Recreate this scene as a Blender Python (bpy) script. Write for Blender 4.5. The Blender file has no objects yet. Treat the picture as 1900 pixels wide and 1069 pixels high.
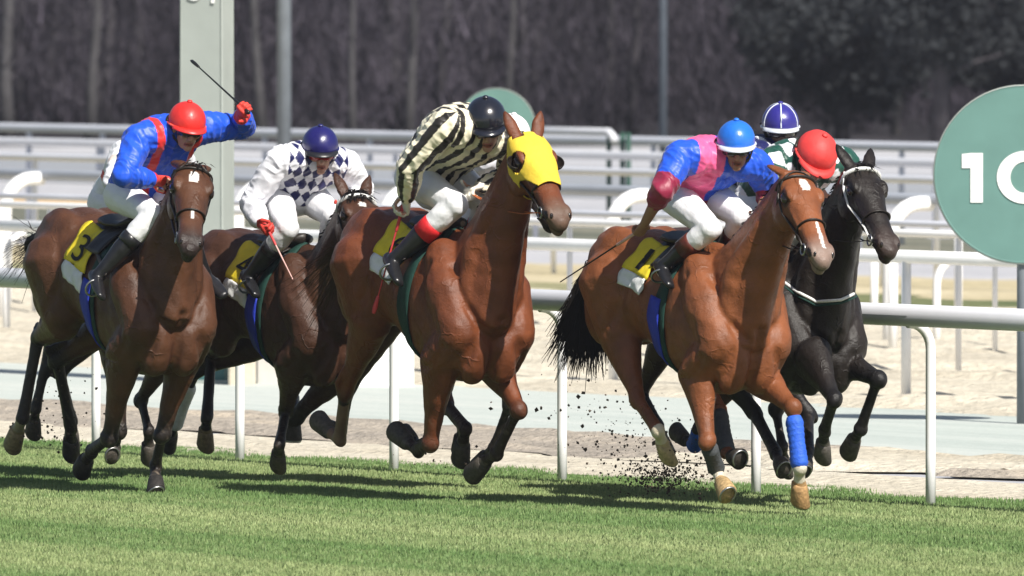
import bpy, math, random
import numpy as np
from mathutils import Vector, Matrix
from mathutils.bvhtree import BVHTree

random.seed(7)
rng = np.random.default_rng(7)
V = Vector
SC = bpy.context.scene
COL = SC.collection
rad = math.radians

# ------------------------------------------------------------------ camera, sky, sun, exposure
PW, PH = 1900.0, 1069.0
FPX = 23750.0                      # focal length in photograph pixels (450 mm on 36 mm)
CAMH = 3.3
PITCH = math.atan((PH/2 + 67.0)/FPX)
cam_d = bpy.data.cameras.new("camera")
cam_d.lens = 450.0
cam_d.sensor_width = 36.0
cam_d.clip_start = 1.0
cam_d.clip_end = 3000.0
cam_d.dof.use_dof = True
cam_d.dof.focus_distance = 78.5
cam_d.dof.aperture_fstop = 6.5
cam = bpy.data.objects.new("camera", cam_d)
cam.location = (0, 0, CAMH)
cam.rotation_euler = (rad(90) - PITCH, 0, 0)
COL.objects.link(cam)
SC.camera = cam

SUN_EL = rad(46)
SUN_AZ = math.atan2(0.52, -0.85)   # from +Y towards +X
SUN = V((math.sin(SUN_AZ)*math.cos(SUN_EL), math.cos(SUN_AZ)*math.cos(SUN_EL), math.sin(SUN_EL)))
world = bpy.data.worlds.new("World")
SC.world = world
world.use_nodes = True
_nt = world.node_tree
_bg = _nt.nodes["Background"]
_sky = _nt.nodes.new("ShaderNodeTexSky")
_sky.sky_type = 'NISHITA'
_sky.sun_disc = False
_sky.sun_elevation = SUN_EL
_sky.sun_rotation = SUN_AZ
_sky.dust_density = 1.5
_nt.links.new(_sky.outputs[0], _bg.inputs[0])
_bg.inputs[1].default_value = 0.06
sun_d = bpy.data.lights.new("sun", 'SUN')
sun_d.energy = 4.8
sun_d.angle = rad(0.5)
sun_d.color = (1.0, 0.955, 0.88)
sun = bpy.data.objects.new("sun", sun_d)
sun.rotation_euler = (-SUN).to_track_quat('-Z', 'Y').to_euler()
sun.location = (0, 40, 60)
COL.objects.link(sun)
SC.view_settings.view_transform = 'Standard'
SC.view_settings.look = 'None'
SC.view_settings.exposure = 0.5
SC.view_settings.gamma = 1.0
SC.view_settings.use_curve_mapping = False

# ------------------------------------------------------------------ measuring helpers
CP, SP = math.cos(PITCH), math.sin(PITCH)
def ray(px, py):
    x = (px - PW/2)/FPX; y = -(py - PH/2)/FPX
    return V((x, CP + y*SP, -SP + y*CP))
def at_depth(px, py, d):
    r = ray(px, py); return V((0, 0, CAMH)) + r*(d/r.y)
def ground(px, py, z=0.0):
    r = ray(px, py); return V((0, 0, CAMH)) + r*((z - CAMH)/r.z)
RA = math.atan(14920.0/FPX)        # direction of the track against the view axis
RU = V((-math.sin(RA), math.cos(RA), 0))   # along the rail, away
RV = V((math.cos(RA), math.sin(RA), 0))    # across, away from the track
def uv(u, v, z=0.0): return RU*u + RV*v + V((0, 0, z))
def v_of(y):                        # across-distance of the ground seen at x=950, row y
    return ground(950, y).dot(RV)
def u_at(px, v):                    # along-distance where column px crosses the line v
    k = (px - PW/2)/FPX/(CP)
    # X = k*Y ; X cosA + Y sinA = v
    Y = v/(k*math.cos(RA) + math.sin(RA))
    return V((k*Y, Y, 0)).dot(RU)
def row_height(py, v, px=950):      # height of a thing seen at row py on the line v
    u = u_at(px, v); p = uv(u, v); r = ray(px, py); return CAMH + r.z*(p.y/r.y)

# ------------------------------------------------------------------ mesh kit
class MB:
    def __init__(s): s.v = []; s.f = []; s.n = 0
    def add(s, vs, fs):
        s.v.append(np.asarray(vs, dtype=np.float64).reshape(-1, 3)); n = s.n
        s.f.extend([tuple(i + n for i in f) for f in fs]); s.n += len(s.v[-1])
    def loft(s, rings, cap=True, closed=True):
        m = len(rings[0]); vs = np.concatenate([np.asarray(r, float) for r in rings]); fs = []
        for k in range(len(rings) - 1):
            for i in range(m if closed else m - 1):
                j = (i + 1) % m
                fs.append((k*m + i, k*m + j, (k+1)*m + j, (k+1)*m + i))
        if cap and closed:
            fs.append(tuple(range(m - 1, -1, -1)))
            b = (len(rings) - 1)*m
            fs.append(tuple(range(b, b + m)))
        s.add(vs, fs)
    def tube(s, pts, rads, side=None, n=12, round_end=True):
        pts = [V(p) for p in pts]
        rr = [(r, r) if not isinstance(r, (tuple, list)) else tuple(r) for r in rads]
        if side is None:
            d = (pts[-1] - pts[0]).normalized()
            side = V((0, 0, 1)) if abs(d.z) < 0.9 else V((1, 0, 0))
        if round_end and len(pts) > 1:
            d0 = (pts[0] - pts[1]).normalized(); d1 = (pts[-1] - pts[-2]).normalized()
            r0 = min(rr[0]); r1 = min(rr[-1])
            a = [pts[0] + d0*r0*.8, pts[0] + d0*r0*.5]; b = [pts[-1] + d1*r1*.5, pts[-1] + d1*r1*.8]
            q0 = rr[0]; q1 = rr[-1]
            rr = [(q0[0]*.45, q0[1]*.45), (q0[0]*.82, q0[1]*.82)] + rr + [(q1[0]*.82, q1[1]*.82), (q1[0]*.45, q1[1]*.45)]
            pts = a + pts + b
        rings = []
        for i, p in enumerate(pts):
            t = (pts[min(i+1, len(pts)-1)] - pts[max(i-1, 0)])
            t = t.normalized() if t.length > 1e-9 else V((0, 0, 1))
            sd = V(side) - t*V(side).dot(t)
            sd = sd.normalized() if sd.length > 1e-6 else t.orthogonal().normalized()
            up = t.cross(sd)
            rings.append([p + sd*(math.cos(a)*rr[i][0]) + up*(math.sin(a)*rr[i][1]) for a in [2*math.pi*k/n for k in range(n)]])
        s.loft(rings)
    def ell(s, c, ax, r, n=14, m=9):
        c = V(c); vs = []; fs = []
        for j in range(1, m):
            ph = math.pi*j/m
            for i in range(n):
                th = 2*math.pi*i/n
                vs.append(c + ax[0]*(r[0]*math.sin(ph)*math.cos(th)) + ax[1]*(r[1]*math.sin(ph)*math.sin(th)) + ax[2]*(r[2]*math.cos(ph)))
        for j in range(m - 2):
            for i in range(n):
                k = (i + 1) % n
                fs.append((j*n + i, (j+1)*n + i, (j+1)*n + k, j*n + k))
        t = len(vs); vs.append(c + ax[2]*r[2]); vs.append(c - ax[2]*r[2])
        for i in range(n):
            k = (i + 1) % n
            fs.append((t, i, k)); fs.append((t + 1, (m-2)*n + k, (m-2)*n + i))
        s.add(vs, fs)
    def box(s, c, ax, h):
        c = V(c); vs = [c + ax[0]*(h[0]*a) + ax[1]*(h[1]*b) + ax[2]*(h[2]*d) for a in (-1, 1) for b in (-1, 1) for d in (-1, 1)]
        s.add(vs, [(0, 1, 3, 2), (4, 6, 7, 5), (0, 4, 5, 1), (2, 3, 7, 6), (0, 2, 6, 4), (1, 5, 7, 3)])
    def mesh(s, name="mesh"):
        me = bpy.data.meshes.new(name)
        if s.n:
            me.from_pydata(np.concatenate(s.v).tolist(), [], s.f)
        me.update(); return me
XYZ = (V((1, 0, 0)), V((0, 1, 0)), V((0, 0, 1)))

def smooth(me, on=True):
    me.polygons.foreach_set("use_smooth", [on]*len(me.polygons)); me.update(); return me
def link(name, me, m=None, parent=None, sm=False):
    o = bpy.data.objects.new(name, me); COL.objects.link(o)
    if m is not None:
        me.materials.clear(); me.materials.append(m)
    if sm: smooth(me)
    if parent is not None: o.parent = parent
    return o
def part(name, mb, m, parent, sm=True):
    return link(name, mb.mesh(name), m, parent, sm)
def tag(o, label=None, cat=None, group=None, kind=None):
    if label: o["label"] = label
    if cat: o["category"] = cat
    if group: o["group"] = group
    if kind: o["kind"] = kind
    return o
def empty(name, loc=(0, 0, 0)):
    o = bpy.data.objects.new(name, None); o.location = loc; o.empty_display_size = .2
    COL.objects.link(o); return o
def put(parent_at, mb):             # shift a mesh builder into the space of an empty standing at parent_at
    p = np.array(parent_at); mb.v = [a - p for a in mb.v]; return mb
def remesh(mb, voxel, iters=4, fac=.5):
    me = mb.mesh("raw"); ob = bpy.data.objects.new("raw", me); COL.objects.link(ob)
    r = ob.modifiers.new("r", 'REMESH'); r.mode = 'VOXEL'; r.voxel_size = voxel
    if iters:
        q = ob.modifiers.new("s", 'SMOOTH'); q.iterations = iters; q.factor = fac
    dg = bpy.context.evaluated_depsgraph_get()
    me2 = bpy.data.meshes.new_from_object(ob.evaluated_get(dg))
    bpy.data.objects.remove(ob); bpy.data.meshes.remove(me)
    return smooth(me2)
def coords(me):
    a = np.empty(len(me.vertices)*3); me.vertices.foreach_get("co", a); return a.reshape(-1, 3)
def normals(me):
    a = np.empty(len(me.vertices)*3); me.vertices.foreach_get("normal", a); return a.reshape(-1, 3)
def set_coords(me, c): me.vertices.foreach_set("co", np.asarray(c).ravel()); me.update()
def set_col(me, c):
    at = me.color_attributes.new("col", 'FLOAT_COLOR', 'POINT')
    d = np.ones((len(me.vertices), 4), dtype=np.float32); d[:, :3] = c
    at.data.foreach_set("color", d.ravel())
def seg_dist(P, a, b):
    a = np.array(a); b = np.array(b); d = b - a
    t = np.clip(((P - a) @ d)/max(d @ d, 1e-9), 0, 1)
    return np.linalg.norm(P - (a + t[:, None]*d), axis=1), t
def wob(P, k, seed=0.0):            # cheap smooth noise from sines, about -1..1
    x, y, z = P[:, 0]*k, P[:, 1]*k, P[:, 2]*k
    return (np.sin(x*1.0 + 1.7*y + seed) + np.sin(y*1.3 - 2.1*z + 2*seed) + np.sin(z*1.1 + 1.9*x - seed) + np.sin(1.7*(x + y + z) + 3*seed))/4
def srgb(r, g, b):
    return tuple((c/255/12.92 if c/255 <= .04045 else ((c/255 + .055)/1.055)**2.4) for c in (r, g, b))

# ------------------------------------------------------------------ materials
def mat(name, base=(.5, .5, .5), rough=.6, spec=.5, attr=None, nscale=0, namt=.15, bump=0, bscale=60, metal=0, sheen=0, coat=0, detail=4, coords_="Object", bdist=.01):
    m = bpy.data.materials.new(name); m.use_nodes = True
    nt = m.node_tree; b = nt.nodes["Principled BSDF"]
    b.inputs["Base Color"].default_value = (*base, 1)
    b.inputs["Roughness"].default_value = rough
    b.inputs["Specular IOR Level"].default_value = spec
    b.inputs["Metallic"].default_value = metal
    if sheen: b.inputs["Sheen Weight"].default_value = sheen
    if coat:
        b.inputs["Coat Weight"].default_value = coat; b.inputs["Coat Roughness"].default_value = .25
    tc = nt.nodes.new("ShaderNodeTexCoord")
    src = None
    if attr:
        a = nt.nodes.new("ShaderNodeAttribute"); a.attribute_name = attr; src = a.outputs["Color"]
    if nscale:
        n = nt.nodes.new("ShaderNodeTexNoise"); n.inputs["Scale"].default_value = nscale; n.inputs["Detail"].default_value = detail
        nt.links.new(tc.outputs[coords_], n.inputs["Vector"])
        mr = nt.nodes.new("ShaderNodeMapRange"); mr.inputs[1].default_value = .25; mr.inputs[2].default_value = .75
        mr.inputs[3].default_value = 1 - namt; mr.inputs[4].default_value = 1 + namt
        nt.links.new(n.outputs[0], mr.inputs[0])
        mx = nt.nodes.new("ShaderNodeMix"); mx.data_type = 'RGBA'; mx.blend_type = 'MULTIPLY'; mx.inputs[0].default_value = 1
        if src: nt.links.new(src, mx.inputs[6])
        else: mx.inputs[6].default_value = (*base, 1)
        nt.links.new(mr.outputs[0], mx.inputs[7]); src = mx.outputs[2]
    if src: nt.links.new(src, b.inputs["Base Color"])
    if bump:
        n = nt.nodes.new("ShaderNodeTexNoise"); n.inputs["Scale"].default_value = bscale; n.inputs["Detail"].default_value = 5
        nt.links.new(tc.outputs[coords_], n.inputs["Vector"])
        bp = nt.nodes.new("ShaderNodeBump"); bp.inputs["Strength"].default_value = bump; bp.inputs["Distance"].default_value = bdist
        nt.links.new(n.outputs[0], bp.inputs["Height"]); nt.links.new(bp.outputs[0], b.inputs["Normal"])
    return m
M = {}
def hide_mat():
    m = mat("horse hide", attr="col", rough=.45, spec=.30, nscale=8, namt=.26, detail=7)
    nt = m.node_tree; b = nt.nodes["Principled BSDF"]; tc = nt.nodes.new("ShaderNodeTexCoord")
    w = nt.nodes.new("ShaderNodeTexNoise"); w.inputs["Scale"].default_value = 5; w.inputs["Detail"].default_value = 3
    nt.links.new(tc.outputs["Object"], w.inputs["Vector"])
    ad = nt.nodes.new("ShaderNodeMix"); ad.data_type = 'RGBA'; ad.blend_type = 'ADD'; ad.inputs[0].default_value = .35
    nt.links.new(tc.outputs["Object"], ad.inputs[6]); nt.links.new(w.outputs["Color"], ad.inputs[7])
    vo = nt.nodes.new("ShaderNodeTexVoronoi"); vo.feature = 'DISTANCE_TO_EDGE'; vo.inputs["Scale"].default_value = 4.5
    nt.links.new(ad.outputs[2], vo.inputs["Vector"])
    mr = nt.nodes.new("ShaderNodeMapRange"); mr.inputs[1].default_value = 0; mr.inputs[2].default_value = .05; mr.inputs[3].default_value = 1; mr.inputs[4].default_value = 0; mr.interpolation_type = 'SMOOTHSTEP'
    nt.links.new(vo.outputs["Distance"], mr.inputs[0])
    bp = nt.nodes.new("ShaderNodeBump"); bp.inputs["Strength"].default_value = .6; bp.inputs["Distance"].default_value = .007
    wm = nt.nodes.new("ShaderNodeMapRange"); wm.inputs[1].default_value = .47; wm.inputs[2].default_value = .66; wm.inputs[3].default_value = 0; wm.inputs[4].default_value = 1
    nt.links.new(w.outputs[0], wm.inputs[0]); mm = nt.nodes.new("ShaderNodeMath"); mm.operation = 'MULTIPLY'
    nt.links.new(mr.outputs[0], mm.inputs[0]); nt.links.new(wm.outputs[0], mm.inputs[1]); nt.links.new(mm.outputs[0], bp.inputs["Height"])
    n2 = nt.nodes.new("ShaderNodeTexNoise"); n2.inputs["Scale"].default_value = 28; n2.inputs["Detail"].default_value = 8; n2.inputs["Roughness"].default_value = .7
    nt.links.new(tc.outputs["Object"], n2.inputs["Vector"])
    b2 = nt.nodes.new("ShaderNodeBump"); b2.inputs["Strength"].default_value = .5; b2.inputs["Distance"].default_value = .014
    nt.links.new(n2.outputs[0], b2.inputs["Height"]); nt.links.new(bp.outputs[0], b2.inputs["Normal"]); nt.links.new(b2.outputs[0], b.inputs["Normal"])
    r2 = nt.nodes.new("ShaderNodeMapRange"); r2.inputs[1].default_value = .3; r2.inputs[2].default_value = .7; r2.inputs[3].default_value = .30; r2.inputs[4].default_value = .52
    nt.links.new(n2.outputs[0], r2.inputs[0]); nt.links.new(r2.outputs[0], b.inputs["Roughness"])
    return m
M['hide'] = hide_mat()
M['hair'] = mat("horse hair", (.011, .009, .008), .6, .12, nscale=30, namt=.4)
M['hairbrown'] = mat("brown horse hair", (.050, .026, .014), .5, .4, nscale=30, namt=.4)
M['silk'] = mat("racing silk", attr="col", rough=.45, spec=.4, nscale=25, namt=.06, bump=.3, bscale=14, bdist=.015, sheen=.1)
M['breech'] = mat("white breeches", (.80, .80, .82), .55, .35, nscale=18, namt=.05, bump=.4, bscale=20, bdist=.012)
M['skin'] = mat("skin", attr="col", rough=.5, spec=.4, nscale=40, namt=.08)
M['boot'] = mat("black boot leather", (.014, .014, .016), .3, .5, nscale=25, namt=.3, bump=.2, bscale=40)
M['brownboot'] = mat("red brown boot leather", (.10, .022, .014), .4, .4, nscale=25, namt=.3)
M['redcloth'] = mat("red cloth", (.62, .02, .025), .5, .35, nscale=20, namt=.1, bump=.2, bscale=50)
M['leather'] = mat("dark tack leather", (.018, .013, .010), .45, .4, nscale=40, namt=.3)
M['brownleather'] = mat("tan leather", (.20, .085, .035), .5, .4, nscale=40, namt=.25)
M['orangerein'] = mat("orange rubber rein", (.42, .11, .03), .6, .3, nscale=40, namt=.2)
M['metal'] = mat("steel fittings", (.42, .42, .42), .4, .5, metal=1)
M['whitestrap'] = mat("white sheepskin strap", (.72, .72, .70), .8, .2, nscale=60, namt=.12, bump=.4, bscale=120)
M['eye'] = mat("horse eye", (.012, .008, .006), .08, .7, nscale=20, namt=.2)
M['yellow'] = mat("yellow cloth", (.80, .62, .03), .65, .3, nscale=18, namt=.08, bump=.3, bscale=40)
M['hood'] = mat("mustard racing hood", (.74, .53, .05), .75, .3, nscale=14, namt=.08, bump=.4, bscale=35, bdist=.01)
M['whitecloth'] = mat("white saddle cloth", (.74, .74, .73), .7, .25, nscale=18, namt=.08, bump=.3, bscale=40)
M['blackcloth'] = mat("black print", (.015, .015, .015), .7, .2, nscale=18, namt=.2)
M['greencloth'] = mat("dark green girth cloth", (.012, .045, .035), .7, .25, nscale=18, namt=.2, bump=.3, bscale=50)
M['bluecloth'] = mat("blue girth cloth", (.02, .04, .40), .6, .3, nscale=18, namt=.15, bump=.3, bscale=50)
M['bluewrap'] = mat("blue leg wrap", (.03, .12, .62), .6, .3, nscale=25, namt=.12, bump=.5, bscale=60)
M['whitewrap'] = mat("white leg wrap", (.72, .72, .74), .7, .3, nscale=25, namt=.12, bump=.5, bscale=60)
M['greywrap'] = mat("dark grey leg wrap", (.07, .075, .08), .7, .3, nscale=25, namt=.2, bump=.5, bscale=60)
M['lens'] = mat("dark goggle lens", (.03, .025, .03), .08, .7, nscale=10, namt=.2)
M['redlens'] = mat("red goggle lens", (.32, .02, .02), .12, .7, nscale=10, namt=.2)
M['galv'] = mat("galvanised steel pole", (.33, .36, .335), .6, .4, nscale=3, namt=.08, bump=.1, bscale=20)
M['bluepost'] = mat("dull blue grey post", (.085, .10, .12), .8, .2, nscale=5, namt=.15)
M['greypost'] = mat("grey steel post", (.16, .18, .20), .6, .4, nscale=5, namt=.15)
M['rail'] = mat("pale grey plastic rail", (.66, .67, .71), .38, .5, nscale=2.5, namt=.05, bump=.05, bscale=15)
M['shaderail'] = mat("shadow-toned grey rail", (.34, .365, .41), .5, .45, nscale=1.5, namt=.1)  # darker than the other rails: the shadow on it is put into the colour
M['whitepaint'] = mat("white plastic post", (.86, .86, .86), .45, .45, nscale=6, namt=.05)
M['alum'] = mat("dull aluminium rail", (.60, .62, .68), .5, .45, nscale=1.5, namt=.08)
M['teal'] = mat("grey green sign paint", (.12, .235, .21), .5, .4, nscale=3.5, namt=.10, bump=.05, bscale=30, detail=8)
M['signwhite'] = mat("white sign lettering", (.82, .82, .80), .6, .3, nscale=9, namt=.04)
M['tealpost'] = mat("dark teal pole foot", (.06, .15, .15), .6, .4, nscale=6, namt=.15)
M['greensteel'] = mat("dark green steel", (.02, .07, .05), .6, .4, nscale=6, namt=.15)
M['concrete'] = mat("pale concrete", (.55, .53, .50), .9, .2, nscale=5, namt=.12, bump=.3, bscale=30)
M['beigeblock'] = mat("beige concrete", (.58, .52, .42), .9, .2, nscale=5, namt=.12, bump=.3, bscale=30)
M['greyblock'] = mat("grey stone", (.34, .34, .35), .9, .2, nscale=5, namt=.15, bump=.3, bscale=30)
M['dirt'] = mat("flying soil", (.10, .075, .058), .95, .1, nscale=30, namt=.4)
M['whip'] = mat("black whip", (.012, .012, .012), .4, .4, nscale=20, namt=.2)
M['pinkwhip'] = mat("pale pink whip", (.70, .42, .38), .45, .4, nscale=20, namt=.15)
M['redwhip'] = mat("red whip", (.55, .05, .05), .45, .4, nscale=20, namt=.15)
def plain(name, c, rough=.5, spec=.4, **k): return mat(name, c, rough, spec, nscale=20, namt=.1, **k)
# ================================================================== the setting
def ground_mat(name, stops, scale=(1, 1, 1), nscale=3, rough=.95, bump=.5, bscale=40, fine=60, fineamt=.25, detail=6):
    """stops: colour ramp over a noise stretched along the track"""
    m = bpy.data.materials.new(name); m.use_nodes = True; nt = m.node_tree; b = nt.nodes["Principled BSDF"]
    b.inputs["Roughness"].default_value = rough; b.inputs["Specular IOR Level"].default_value = .15
    tc = nt.nodes.new("ShaderNodeTexCoord"); mp = nt.nodes.new("ShaderNodeMapping")
    mp.vector_type = 'TEXTURE'
    mp.inputs["Rotation"].default_value = (0, 0, RA + math.pi/2)
    mp.inputs["Scale"].default_value = scale
    nt.links.new(tc.outputs["Object"], mp.inputs["Vector"])
    n = nt.nodes.new("ShaderNodeTexNoise"); n.inputs["Scale"].default_value = nscale; n.inputs["Detail"].default_value = detail; n.inputs["Roughness"].default_value = .62
    nt.links.new(mp.outputs[0], n.inputs["Vector"])
    cr = nt.nodes.new("ShaderNodeValToRGB")
    while len(cr.color_ramp.elements) < len(stops): cr.color_ramp.elements.new(.5)
    for e, (p, c) in zip(cr.color_ramp.elements, stops): e.position = p; e.color = (*c, 1)
    nt.links.new(n.outputs[0], cr.inputs[0])
    n2 = nt.nodes.new("ShaderNodeTexNoise"); n2.inputs["Scale"].default_value = fine; n2.inputs["Detail"].default_value = 4
    nt.links.new(tc.outputs["Object"], n2.inputs["Vector"])
    mr = nt.nodes.new("ShaderNodeMapRange"); mr.inputs[1].default_value = .25; mr.inputs[2].default_value = .75
    mr.inputs[3].default_value = 1 - fineamt; mr.inputs[4].default_value = 1 + fineamt
    nt.links.new(n2.outputs[0], mr.inputs[0])
    mx = nt.nodes.new("ShaderNodeMix"); mx.data_type = 'RGBA'; mx.blend_type = 'MULTIPLY'; mx.inputs[0].default_value = 1
    nt.links.new(cr.outputs[0], mx.inputs[6]); nt.links.new(mr.outputs[0], mx.inputs[7])
    nt.links.new(mx.outputs[2], b.inputs["Base Color"])
    n3 = nt.nodes.new("ShaderNodeTexNoise"); n3.inputs["Scale"].default_value = bscale; n3.inputs["Detail"].default_value = 6
    nt.links.new(tc.outputs["Object"], n3.inputs["Vector"])
    bp = nt.nodes.new("ShaderNodeBump"); bp.inputs["Strength"].default_value = bump; bp.inputs["Distance"].default_value = .05
    nt.links.new(n3.outputs[0], bp.inputs["Height"]); nt.links.new(bp.outputs[0], b.inputs["Normal"])
    return m

U0, U1 = 20.0, 150.0
def strip(name, v0, v1, z, m, u0=U0, u1=U1, wob0=0, wob1=0, relief=0, du=.35, nv=2, seed=0):
    """a long band of ground between the lines v0 and v1, wavy edges, gentle relief"""
    us = np.arange(u0, u1 + du, du); rows = []
    r = np.random.default_rng(seed + 5)
    def wave(a, s):
        return a*(np.sin(us*1.7 + s) + np.sin(us*3.1 + 2*s) + np.sin(us*.63 - s) + 1.4*r.uniform(-1, 1, len(us)))/3
    w0, w1 = wave(wob0, seed), wave(wob1, seed + 2)
    vs = []
    for k in range(nv):
        t = k/(nv - 1)
        v = v0 + w0 + (v1 + w1 - v0 - w0)*t
        zz = np.full(len(us), z)
        if relief and 0 < k < nv - 1: zz = zz + relief*r.uniform(0, 1, len(us))
        P = np.stack([RU.x*us + RV.x*v, RU.y*us + RV.y*v, zz], 1); vs.append(P)
    n = len(us); fs = [(k*n + i, k*n + i + 1, (k+1)*n + i + 1, (k+1)*n + i) for k in range(nv - 1) for i in range(n - 1)]
    me = bpy.data.meshes.new(name); me.from_pydata(np.concatenate(vs).tolist(), [], [f[::-1] for f in fs]); me.update()
    o = link(name, me, m); o["kind"] = "structure"; return o

VG = v_of(874)            # far edge of the turf
VRAIL_POST = v_of(826.5 + .064*950)
VRAIL = VRAIL_POST - .17
v_s1, v_b1, v_p0, v_p1 = v_of(840), v_of(806), v_of(802), v_of(722)
sand_c = [(.28, (.47, .42, .33)), (.5, (.565, .515, .415)), (.74, (.64, .59, .485))]
M['turfsoil'] = ground_mat("turf soil", [(.3, (.08, .12, .035)), (.5, (.11, .155, .05)), (.7, (.17, .20, .075))], (9, 1.2, 1), 1.2, bscale=60)
M['sand'] = ground_mat("pale sand", sand_c, (5, 1.2, 1), 1.4, bscale=14, bump=.9, fine=9, fineamt=.18)
M['bank'] = ground_mat("brown earth", [(.3, (.30, .265, .225)), (.5, (.38, .335, .28)), (.7, (.50, .43, .34))], (6, 1, 1), 2.2, bscale=20, bump=.9, fine=14)  # brown-grey ground, darker than the sand beside it
M['path'] = ground_mat("grey green path", [(.3, (.39, .44, .41)), (.5, (.48, .52, .485)), (.7, (.57, .585, .545))], (30, 1.1, 1), 1.5, bscale=30, bump=.2, fine=12, fineamt=.06)
M['drygrass'] = ground_mat("dry grass", [(.3, (.38, .33, .20)), (.5, (.50, .43, .28)), (.7, (.60, .53, .37))], (8, 2, 1), .8, bscale=8, fine=6)
M['infield'] = ground_mat("pale dusty ground", [(.3, (.38, .385, .41)), (.5, (.45, .45, .47)), (.7, (.53, .52, .52))], (20, 3, 1), .5, bscale=6, fine=3, fineamt=.1)
M['road'] = ground_mat("grey asphalt", [(.3, (.25, .265, .29)), (.6, (.31, .325, .35))], (20, 3, 1), .6, bscale=30, bump=.2, fine=20, fineamt=.08)
M['greenstrip'] = ground_mat("thin green grass", [(.35, (.10, .13, .06)), (.5, (.20, .21, .10)), (.7, (.42, .37, .24))], (6, 2, 1), .9, bscale=15, fine=8)
M['shadegrass'] = ground_mat("shade-toned grass", [(.3, (.11, .12, .09)), (.5, (.16, .165, .13)), (.7, (.27, .25, .19))], (6, 2, 1), .9, bscale=15, fine=8)  # shade on this grass is painted in as a darker colour
M['orange'] = ground_mat("ochre sand", [(.3, (.50, .33, .16)), (.6, (.62, .43, .23))], (6, 2, 1), .9, bscale=10, fine=8)
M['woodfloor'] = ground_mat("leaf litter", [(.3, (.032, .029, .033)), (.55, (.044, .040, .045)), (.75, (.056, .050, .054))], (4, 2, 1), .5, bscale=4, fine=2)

g = link("ground", MB().mesh(), M['infield'])
bm_ = MB(); bm_.add([(-480, -45, -.012), (480, -45, -.012), (480, 770, -.012), (-480, 770, -.012)], [(0, 1, 2, 3)])
g.data = bm_.mesh("ground"); g.data.materials.append(M['infield']); g["kind"] = "structure"
strip("grass_track", 22.0, VG + .15, 0, M['turfsoil'], u0=0, wob1=.12, nv=8)
strip("sand_verge", VG - .25, v_s1 + .1, -.006, M['sand'], relief=.03, nv=9)
strip("earth_bank", v_s1, v_b1 + .4, .004, M['bank'], wob0=.35, wob1=.1, relief=.05, nv=12, seed=3, u0=u_at(1190, v_s1))
strip("earth_bank", v_s1 + .5, v_b1 + .4, .004, M['bank'], wob0=.35, wob1=.1, relief=.05, nv=12, seed=13, u1=u_at(1700, v_s1))
strip("sand_bank", v_s1, v_b1 + .4, .003, M['sand'], wob0=.35, wob1=.1, relief=.05, nv=12, seed=23, u0=u_at(1720, v_s1), u1=u_at(1150, v_s1))
strip("gravel_path", v_p0 - .05, v_p1, .010, M['path'], wob0=.05, wob1=.25, seed=4, nv=3)
v_sand1 = v_of(545); v_dry1 = v_of(486); v_road0, v_road1 = v_of(362), v_of(306)
strip("sand_track", v_p1 - .3, v_sand1, .004, M['sand'], relief=.10, nv=26, wob1=.5, du=.5, u1=260, seed=6)
strip("dry_grass_strip", v_sand1 - .6, v_dry1, .001, M['drygrass'], wob1=.4, nv=6, u1=320, seed=7)
strip("green_grass_strip", v_of(538), v_of(522), .006, M['greenstrip'], wob0=.4, wob1=.4, u0=U0, u1=200, seed=8)
strip("shade_toned_grass_strip", v_of(458), v_of(416), -.002, M['shadegrass'], wob0=.5, wob1=.8, u1=400, seed=9)  # shade lies in the strip's colour, nothing casts it
strip("ochre_sand_strip", v_of(414), v_of(390), .003, M['orange'], wob0=.4, wob1=.5, u0=u_at(720, v_of(405)), u1=400, seed=10)
strip("service_road", v_road0, v_road1, 0, M['road'], wob0=.05, wob1=.05, u1=600, du=2)

# the slope of the wood behind everything, so that no sky shows over it
def hill():
    mb = MB(); nx, ny = 60, 16; vs = []
    for j in range(ny):
        y = 300 + 22*j
        for i in range(nx):
            x = -260 + 520*i/(nx - 1)
            z = -.03 + 46*(j/(ny - 1))**1.25*(1 + .12*math.sin(x*.05 + j)) + (0 if j == 0 else .8*math.sin(x*.21 + j*1.7))
            vs.append((x, y, z))
    mb.add(vs, [(j*nx + i, j*nx + i + 1, (j+1)*nx + i + 1, (j+1)*nx + i) for j in range(ny - 1) for i in range(nx - 1)])
    o = link("wooded_hill", mb.mesh("wooded_hill"), M['woodfloor'], sm=True); o["kind"] = "structure"
hill()
fl = MB(); fl.add([(-260, 232, -.004), (260, 232, -.004), (260, 302, -.004), (-260, 302, -.004)], [(0, 1, 2, 3)])
o = link("wood_floor", fl.mesh("wood_floor"), M['woodfloor']); o["kind"] = "structure"

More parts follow.
